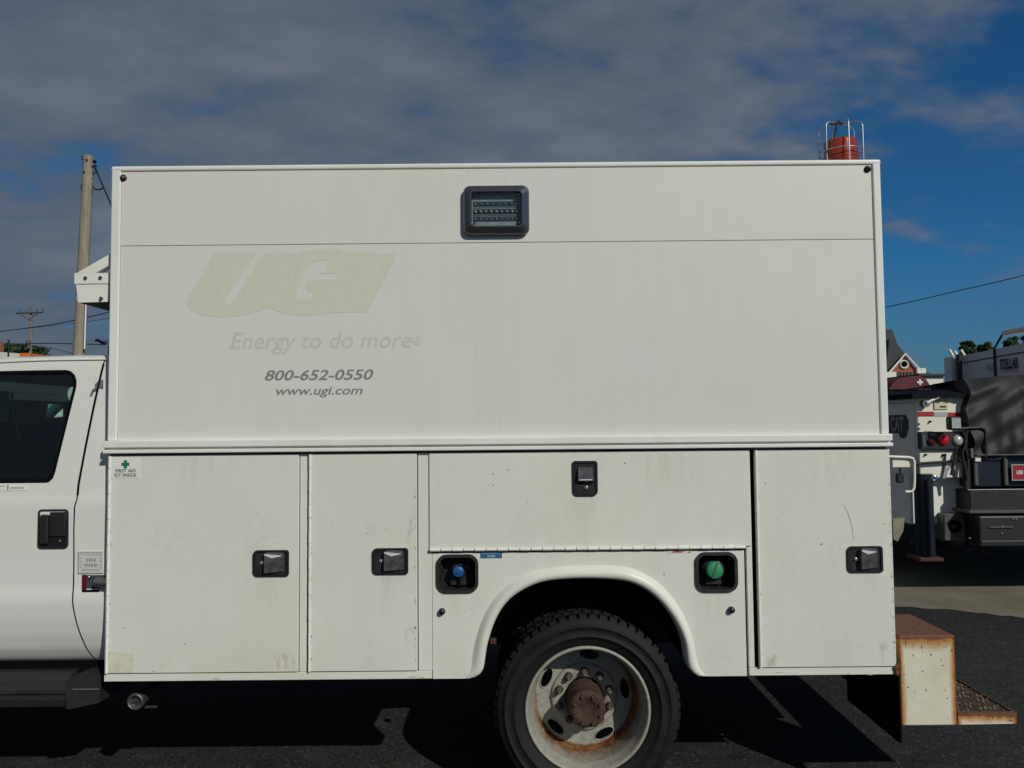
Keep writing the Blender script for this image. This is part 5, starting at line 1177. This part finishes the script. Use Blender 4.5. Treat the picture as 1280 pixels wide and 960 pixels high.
# gravel mound beneath
b = MB(); gx, gy_ = gp(1246, 714)
for k in range(70):
    r_ = random.uniform(.03, .08); a = random.uniform(0, 6.28); q = random.random()**.5; bm = bmesh.new(); bmesh.ops.create_icosphere(bm, subdivisions=1, radius=r_)
    dx, dy = q*.42*math.cos(a), q*.18*math.sin(a)
    for vv in bm.verts: vv.co = Vector((gx+.5+dx+vv.co.x*random.uniform(.8, 1.2), gy_+1.9+dy+vv.co.y, .02+.10*(1-q)+vv.co.z*.7))
    b.bm(bm)
b.build('rubble_heap', mat('pinkish rubble', (.34, .27, .21), .9, var=.3, vscale=8), None, 'small heap of pale rubble on the ground under the crane truck', 'rubble', kind='stuff')

# =================================================================== far right: church, canopy, white building, trees
def dp(px, py, Y): x, z = at(px, py, Y); return (x, z)
DCH = 90
CH = thing('brick_church', (46, 95, 0), 'red brick church with white trimmed gable, round window and steep dark roof', 'church')
M['brick'] = mat('red brick', (.36, .115, .065), .85, col2=(.25, .08, .05), vscale=2.5)
M['slate'] = mat('dark slate roof', (.045, .055, .058), .7, var=.4, vscale=.6, stretch=(1, 1, 6))
M['whitewood'] = mat('white timber', (.75, .74, .68), .6)
ga = dp(1130, 444.5, DCH); gl = dp(1115, 463, DCH); gr_ = dp(1145.5, 461.5, DCH)
MB().prism([(gl[0]-.2, 0), (gr_[0], 0), (gr_[0], gr_[1]), ga, (gl[0]-.2, gl[1])], DCH, DCH+8).build('wall', M['brick'], CH)
MB().tube([(gl[0]-.5, DCH-.3, gl[1]-.3), (ga[0], DCH-.3, ga[1]+.2), (gr_[0]+.4, DCH-.3, gr_[1]-.2)], .15, 4, False).build('gable_trim', M['whitewood'], CH)
MB().box(gr_[0]-.1, gr_[0]+.9, DCH-.4, DCH+.2, gr_[1]-.5, gr_[1]+.1).build('cornice', M['whitewood'], CH)
MB().box(gl[0]-1.6, gl[0]+.3, DCH-.4, DCH+.2, gl[1]-.9, gl[1]-.2).build('cornice', M['whitewood'], CH)
x, z = dp(1129.7, 455.5, DCH); WN = MB().lathe([(.34, -.05), (.42, -.2), (.50, -.2), (.54, 0)], (x, DCH, z), seg=24).build('round_window', M['whitewood'], CH)
MB().lathe([(0, 0), (.45, 0)], (x, DCH-.06, z), seg=20).build('pane', M['liner'], WN)
b = MB()
for k in range(5): q = rc(1120.8+k*4.2, 465, 1122.8+k*4.2, 470.3, DCH); b.box(q[0], q[1], DCH-.12, DCH-.01, q[2], q[3])
b.build('arcade', M['slate'], CH)
MB().box(gl[0]-1.2, gr_[0]+.4, DCH-.15, DCH-.005, dp(1130, 473, DCH)[1], dp(1130, 472, DCH)[1]).build('string_course', M['brick'], CH)
# nave roof left behind, tall
q = [dp(1090, 466, DCH+3), dp(1095, 412, DCH+3), dp(1114, 412, DCH+3), dp(1131, 443, DCH+3), dp(1145, 461, DCH+3), dp(1110, 470, DCH+3)]
MB().prism([dp(1060, 470, DCH+8.5), dp(1060, 412, DCH+8.5), dp(1114, 412, DCH+8.5), dp(1120, 430, DCH+8.5), dp(1131, 444, DCH+8.5), dp(1146, 466, DCH+8.5), dp(1146, 540, DCH+8.5)][::-1], DCH+8.2, DCH+22).build('roof', M['slate'], CH)
MB().prism([dp(1108, 470, DCH), dp(1108, 425, DCH+1), dp(1118, 432, DCH+1), dp(1129.5, 444, DCH), dp(1115, 461, DCH)][::-1], DCH+.3, DCH+8).build('roof', M['slate'], CH)
MB().prism([dp(1145, 470, DCH), dp(1146, 459, DCH), dp(1160, 463.5, DCH), dp(1178, 468.5, DCH), dp(1178, 472, DCH)], DCH+1, DCH+14).build('side_roof', M['slate'], CH)
WB = thing('white_building', (52, 80, 0), 'plain low white building with a thin eave, right of the maroon canopy', 'building')
q = rc(1152, 470, 1180, 520, 78); MB().box(q[0], q[1], 78, 90, 0, q[3]).build('wall', M['whitewood'], WB)
MB().box(q[0]-.4, q[1]+.4, 77.6, 90.4, q[3]+.02, q[3]+.2).build('roof', M['slate'], WB)
# maroon canopy with white cross
DK = 26
M['maroon'] = mat('maroon canvas', (.115, .010, .022), .7, var=.25, vscale=2)
KN = thing('maroon_canopy', (14, DK+1, 0), 'maroon domed canopy with a white cross on its front, below the brick church', 'canopy')
cp_ = [dp(*p, DK) for p in ((1111, 486.5), (1116, 479), (1123, 474), (1134, 471), (1145, 469.5), (1152, 470.5), (1158, 474.5), (1161, 479), (1163.5, 487))]
MB().prism(cp_[::-1], DK, DK+2.2).build('canvas', M['maroon'], KN)
cxp, czp = dp(1149.5, 477.8, DK); a_ = .10; MB().box(cxp-a_, cxp+a_, DK-.03, DK-.002, czp-.032, czp+.032).box(cxp-.032, cxp+.032, DK-.034, DK-.002, czp-.10, czp+.10).build('white_cross', M['whitewood'], KN)
for px in (1116, 1161):
    x, z = dp(px, 486, DK); MB().cyl((x, DK+.1, 0), (x, DK+.1, z), .03, seg=8).build('post', M['steel'], KN); MB().cyl((x, DK+2.1, 0), (x, DK+2.1, z), .03, seg=8).build('post', M['steel'], KN)
# trees
def leafmat(name, a, b_):
    return mat(name, a, .6, spec=.25, col2=b_, vscale=.8, thr=(.35, .65))
M['leafA'] = leafmat('leaves', (.045, .075, .022), (.022, .042, .015)); M['bark'] = mat('bark', (.06, .05, .04), .9)
def tree(name, px, ptop, pw, Y, label, seed=1):
    rnd = random.Random(seed); x, zt_ = at(px, ptop, Y); wr_ = pw*Y/FPX/2
    t = thing(name, (x, Y, 0), label, 'tree', 'trees beyond the boom')
    hb = zt_*.35
    b = MB(); b.tube([(x, Y, 0), (x+.1, Y, hb), (x, Y, zt_*.7)], .2, 8, rs=[.28, .2, .08])
    for k in range(7):
        a = rnd.uniform(0, 6.28); h = rnd.uniform(.3, .6)*zt_; b.tube([(x, Y, h), (x+.5*wr_*math.cos(a), Y+.5*wr_*math.sin(a), h+.18*zt_), (x+.8*wr_*math.cos(a), Y+.8*wr_*math.sin(a), h+.3*zt_)], .05, 5, rs=[.09, .05, .02])
    b.build('trunk', M['bark'], t)
    b = MB(); lobes = [(rnd.uniform(-.75, .75)*wr_, rnd.uniform(-.6, .6)*wr_, rnd.uniform(.42, .90)*zt_, rnd.uniform(.28, .5)*wr_) for _ in range(15)]+[(rnd.uniform(-.5, .5)*wr_, rnd.uniform(-.5, .5)*wr_, zt_*rnd.uniform(.84, .95), wr_*rnd.uniform(.10, .22)) for _ in range(9)]
    for (lx, ly, lz, lr) in lobes:
        for _ in range(int(140+700*lr/wr_)):
            d = Vector((rnd.gauss(0, 1), rnd.gauss(0, 1), rnd.gauss(0, 1))).normalized()*lr*rnd.uniform(.45, 1.12)
            c = Vector((x+lx, Y+ly, lz))+Vector((d.x, d.y, d.z*.75)); s_ = rnd.uniform(.10, .24)
            if c.z > zt_: c.z = zt_-rnd.random()*.3
            u = Vector((rnd.gauss(0, 1), rnd.gauss(0, 1), rnd.gauss(0, 1))).normalized(); w = u.orthogonal().normalized()
            b.add([c+u*s_, c+w*s_*.7, c-u*s_, c-w*s_*.7], [(0, 1, 2, 3)])
    b.build('crown', M['leafA'], t)
tree('leafy_tree', 1208.5, 421.5, 22, 60, 'spiky topped tree standing just left of the others above the boom', 3)
tree('leafy_tree', 1235, 425, 34, 62, 'low round tree between the spiky tree and the lamp bar above the boom', 5)
tree('leafy_tree', 1266, 414.5, 36, 58, 'dark tree behind the white lamp bar at the right edge', 8)
tree('leafy_tree', 1300, 413, 44, 66, 'tree mostly beyond the right edge, behind the boom', 11)

# =================================================================== left background
M['wood'] = mat('weathered pole wood', (.36, .32, .24), .85, col2=(.20, .17, .125), vscale=3, stretch=(9, 9, .5), bump=.5, bscale=20)
DPz = 20
def upole(name, px_top, py_top, px_b, py_b, Y, r_top, r_bot, label, arm=False, wood=None):
    xt, zt_ = at(px_top, py_top, Y); xb_, zb_ = at(px_b, py_b, Y); dx = (xb_-xt)/(zb_-zt_); x0_ = xb_-zb_*dx
    t = thing(name, (x0_, Y, 0), label, 'utility pole', None)
    MB().tube([(x0_, Y, 0), (x0_+(xt-x0_)*.5, Y, zt_*.5), (xt, Y, zt_)], .1, 14, rs=[r_bot*1.15, (r_bot+r_top)/2, r_top]).build('pole', wood or M['wood'], t)
    return t, xt, zt_
P1, xt, zt_ = upole('utility_pole', 110.8, 195, 98.8, 443, DPz, .130, .165, 'near weathered wooden utility pole just left of the truck box')
b = MB()
for (px, py) in ((109, 200), (118.5, 207), (106, 215), (117, 202.5), (118, 201)):
    x, z = at(px, py, DPz-.13); b.cyl((x, DPz-.17, z), (x, DPz-.05, z), .022, seg=6)
b.build('bolts', M['blackwire'], P1)
x, z = at(107, 196, DPz); MB().box(x-.03, x+.03, DPz-.16, DPz-.08, z-.12, z+.0, .01).build('pole_bracket', M['steel'], P1)
def wirepx(pts, Y, r, name='wire_loop', parent=None, label=None, cat=None, Yfun=None, group=None):
    q = smooth_curve(pts, 24); b = MB(); P = []
    for i, p in enumerate(q):
        yy = Y if Yfun is None else Yfun(i/23); x, z = at(p.x, p.y, yy); P.append((x, yy, z))
    b.tube(P, r, 6); return b.build(name, M['blackwire'], parent, label, cat, group)
wirepx([(116, 219), (119, 215.5), (122.5, 214.5)], DPz-.1, .014, 'wire_loop', P1)
wirepx([(115.5, 233), (118, 236), (122, 237), (127, 236), (129.5, 234)], DPz-.1, .02, 'wire_loop', P1)
wirepx([(106, 229.5), (103, 231), (102, 235), (103, 238)], DPz-.1, .022, 'wire_loop', P1)
x, z = at(107.2, 385, DPz-.17); x2, z2 = at(105.6, 436, DPz-.17); MB().tube([(x, DPz-.17, z+.3), (x, DPz-.17, z), (x2, DPz-.17, z2)], .022, 6).build('conduit', M['trim'], P1)
wirepx([(118, 208), (124, 221), (131, 238), (139, 256), (170, 318), (260, 372), (430, 372), (620, 345)], 0, .022, 'overhead_wire', None, 'black wire dropping steeply from the near pole top behind the truck box', 'wire', lambda t: DPz+t*4)
P2, xt2, zt2_ = upole('utility_pole', 39.2, 389, 37.8, 446, 95, .14, .22, 'distant wooden utility pole with cross arm at the left, far beyond the cab', wood=mat('grey distant pole', (.20, .17, .15), .9))
aL, aR = at(22, 391, 95), at(55, 390, 95); bL = at(38.8, 400, 95)
b = MB(); b.tube([(aL[0], 94.7, aL[1]-.1), (aR[0], 94.7, aR[1]-.1)], .10, 6); b.build('cross_arm', M['steel'], P2)
for px in (25, 33, 46, 54): x, z = at(px, 388.8, 94.7); MB().cyl((x, 94.7, z-.25), (x, 94.7, z+.25), .08, seg=6).build('insulator', M['steel'], P2)
MB().tube([(aL[0]+.4, 94.6, aL[1]-.15), (bL[0], 94.6, bL[1]), (aR[0]-.4, 94.6, aR[1]-.15)], .05, 5).build('arm_brace', M['steel'], P2)
x, z = at(38.5, 386.5, 95); MB().cyl((x, 95, z-.3), (x, 95, z+.4), .12, seg=6).build('insulator', mat('green glass', (.05, .2, .12), .3), P2)
x, z = at(36, 431, 94.7); MB().cyl((x, 94.6, z-.5), (x, 94.6, z+.5), .25, seg=10).build('transformer', M['greysteel'], P2)
wirepx([(-140, 424), (-60, 420), (0, 414.5), (38, 409.5), (75, 404), (135, 390.5), (300, 348), (460, 305), (620, 268)], 0, .03, 'overhead_wire', None, 'thick overhead wire crossing both poles, highest of those left of the box', 'wire', lambda t: 60-36*t)
wirepx([(38, 410), (80, 405.5), (135, 398), (260, 375), (440, 335), (620, 292)], 50, .024, 'overhead_wire', None, 'thin overhead wire just below the thick one, right of the distant pole', 'wire', lambda t: 95-71*t)
wirepx([(-140, 429), (-60, 428), (10, 430), (60, 429), (120, 430.5), (220, 432), (420, 428), (620, 405)], 80, .03, 'overhead_wire', None, 'level overhead wire low above the cab roof', 'wire', lambda t: 60-36*t)
wirepx([(40, 433), (50, 431.5), (65, 435), (80, 439.5), (95, 443), (140, 452), (300, 462), (470, 450), (620, 420)], 70, .035, 'overhead_wire', None, 'sagging low wire running down from the distant pole towards the cab roof', 'wire', lambda t: 95-71*t)
wirepx([(-140, 438), (-60, 436), (0, 433), (38, 430.5)], 85, .05, 'overhead_wire', None, 'short low wire meeting the distant pole at the left edge', 'wire', lambda t: 60+35*t)
wirepx([(620, 432), (780, 430), (960, 410), (1040, 396), (1110, 383.5), (1195, 364), (1280, 344), (1450, 296)], 0, .012, 'overhead_wire', None, 'single overhead wire crossing the blue sky right of the box', 'wire', lambda t: 24-6*t)
upole('utility_pole', 622, 240, 620, 520, 24, .13, .17, 'wooden utility pole standing out of sight behind the middle of the truck box')
upole('utility_pole', 1452, 270, 1450, 520, 18, .13, .17, 'wooden utility pole beyond the right edge holding the single wire')
upole('utility_pole', -141, 405, -140, 520, 60, .14, .2, 'wooden utility pole beyond the left edge holding the low wires')
# low white building with red fascia behind the cab
LBd = thing('low_building', (-22, 45, 0), 'low white building with a red edged roof seen just above the cab roof', 'building')
q = rc(-60, 440, 84, 520, 42); M['offwhite'] = mat('off white wall', (.62, .62, .55), .7, var=.1, vscale=.5)
MB().prism([(q[0], 0), (q[1], 0), (q[1], at(84, 446.5, 42)[1]), (at(8, 440, 42)[0], at(8, 440.5, 42)[1]), (q[0], at(-60, 438, 42)[1])], 42, 43.8).build('wall', M['offwhite'], LBd)
MB().prism([at(34, 443.5, 41.8), at(84, 447.5, 41.8), at(84, 449.2, 41.8), at(34, 446.5, 41.8)][::-1], 41.7, 41.98).build('fascia', mat('red fascia', (.35, .06, .05), .6), LBd)
MB().box(at(-60, 430, 43.2)[0], at(4.8, 430, 43.2)[0], 42.5, 43.2, at(0, 440, 42)[1]-1, at(0, 424.5, 42)[1]).build('chimney', M['brick'], LBd)
x, z = at(10.9, 424.5, 40); MB().cyl((x, 40, 0), (x, 40, z), .045, seg=8).build('flag_mast', M['blackwire'], None, 'thin dark mast standing at the left edge above the cab roof', 'mast')
# work vehicle with amber roof lamps
VN = thing('orange_van', (-6.6, 11.5, 0), 'mostly hidden orange work van with amber roof lamps, seen over the cab roof', 'van')
M['orangepaint'] = mat('orange paint', (.55, .13, .03), .4, coat=.4)
vx0, vz = at(-70, 446, 10.5); vx1 = at(15, 448, 12.3)[0]; at0 = at; at = lambda px, py, Y: (at0(px, py, Y)[0]+vx1-at0(22, 448, 10.5)[0], at0(px, py, Y)[1])
rf = [(vx0, .5), (vx1, .5), (vx1, at(22, 449.5, 10.5)[1]), (at(13, 447, 10.5)[0], at(13, 446, 10.5)[1]), (at(5, 443, 10.5)[0], at(5, 442.3, 10.5)[1]), (vx0, at(-40, 439.5, 10.5)[1])]
MB().prism(rf, 10.5, 12.3).build('body', M['orangepaint'], VN)
at = at0
for xx in (vx0+.4, vx1-.45):
    for yy in (10.6, 12.2): MB().lathe([(0, -.1), (.33, -.1), (.35, 0), (.33, .1), (0, .1)], (xx, yy, .35), 'y', 24).build('wheel', M['rubber'], VN)
AT = thing('amber_lit_truck', (-8, 14, 0), 'hidden white pickup whose orange light bar peeks over the cab roof', 'truck')
q = rc(24, 441.2, 37, 447, 13); MB().box(q[0], q[1], 13, 13.9, q[2], q[3], .01).build('light_bar', M['orangepaint'], AT)
MB().box(q[0]-1.2, q[1]+.8, 12.6, 14.4, .5, 1.9, .08, 2).box(q[0]-.1, q[1]+.2, 12.8, 14.2, 1.9, q[2]-.002, .02).build('body', M['offwhite'], AT)
for xx in (q[0]-.7, q[1]+.3):
    for yy in (12.7, 14.3): MB().lathe([(0, -.1), (.33, -.1), (.35, 0), (.33, .1), (0, .1)], (xx, yy, .35), 'y', 24).build('wheel', M['rubber'], AT)
# distant shrubs left
b = MB(); rnd = random.Random(4)
for px, pt, w in ((22, 432, 12), (47, 434, 6)):
    x, z = at(px, pt, 100)
    for _ in range(1200):
        c = Vector((x+rnd.gauss(0, .5)*w*.1, 100+rnd.gauss(0, .8), z-abs(rnd.gauss(0, 1.0)))); s_ = rnd.uniform(.1, .25); u = Vector((rnd.gauss(0, 1), rnd.gauss(0, 1), rnd.gauss(0, 1))).normalized(); ww = u.orthogonal().normalized()
        b.add([c+u*s_, c+ww*s_, c-u*s_, c-ww*s_], [(0, 1, 2, 3)])
b.build('far_treeline', M['leafA'], None, 'faint far treetops beside the distant pole at the left', 'trees', kind='stuff')
for o in list(bpy.data.objects):
    if o.get('kind') == 'structure': pass
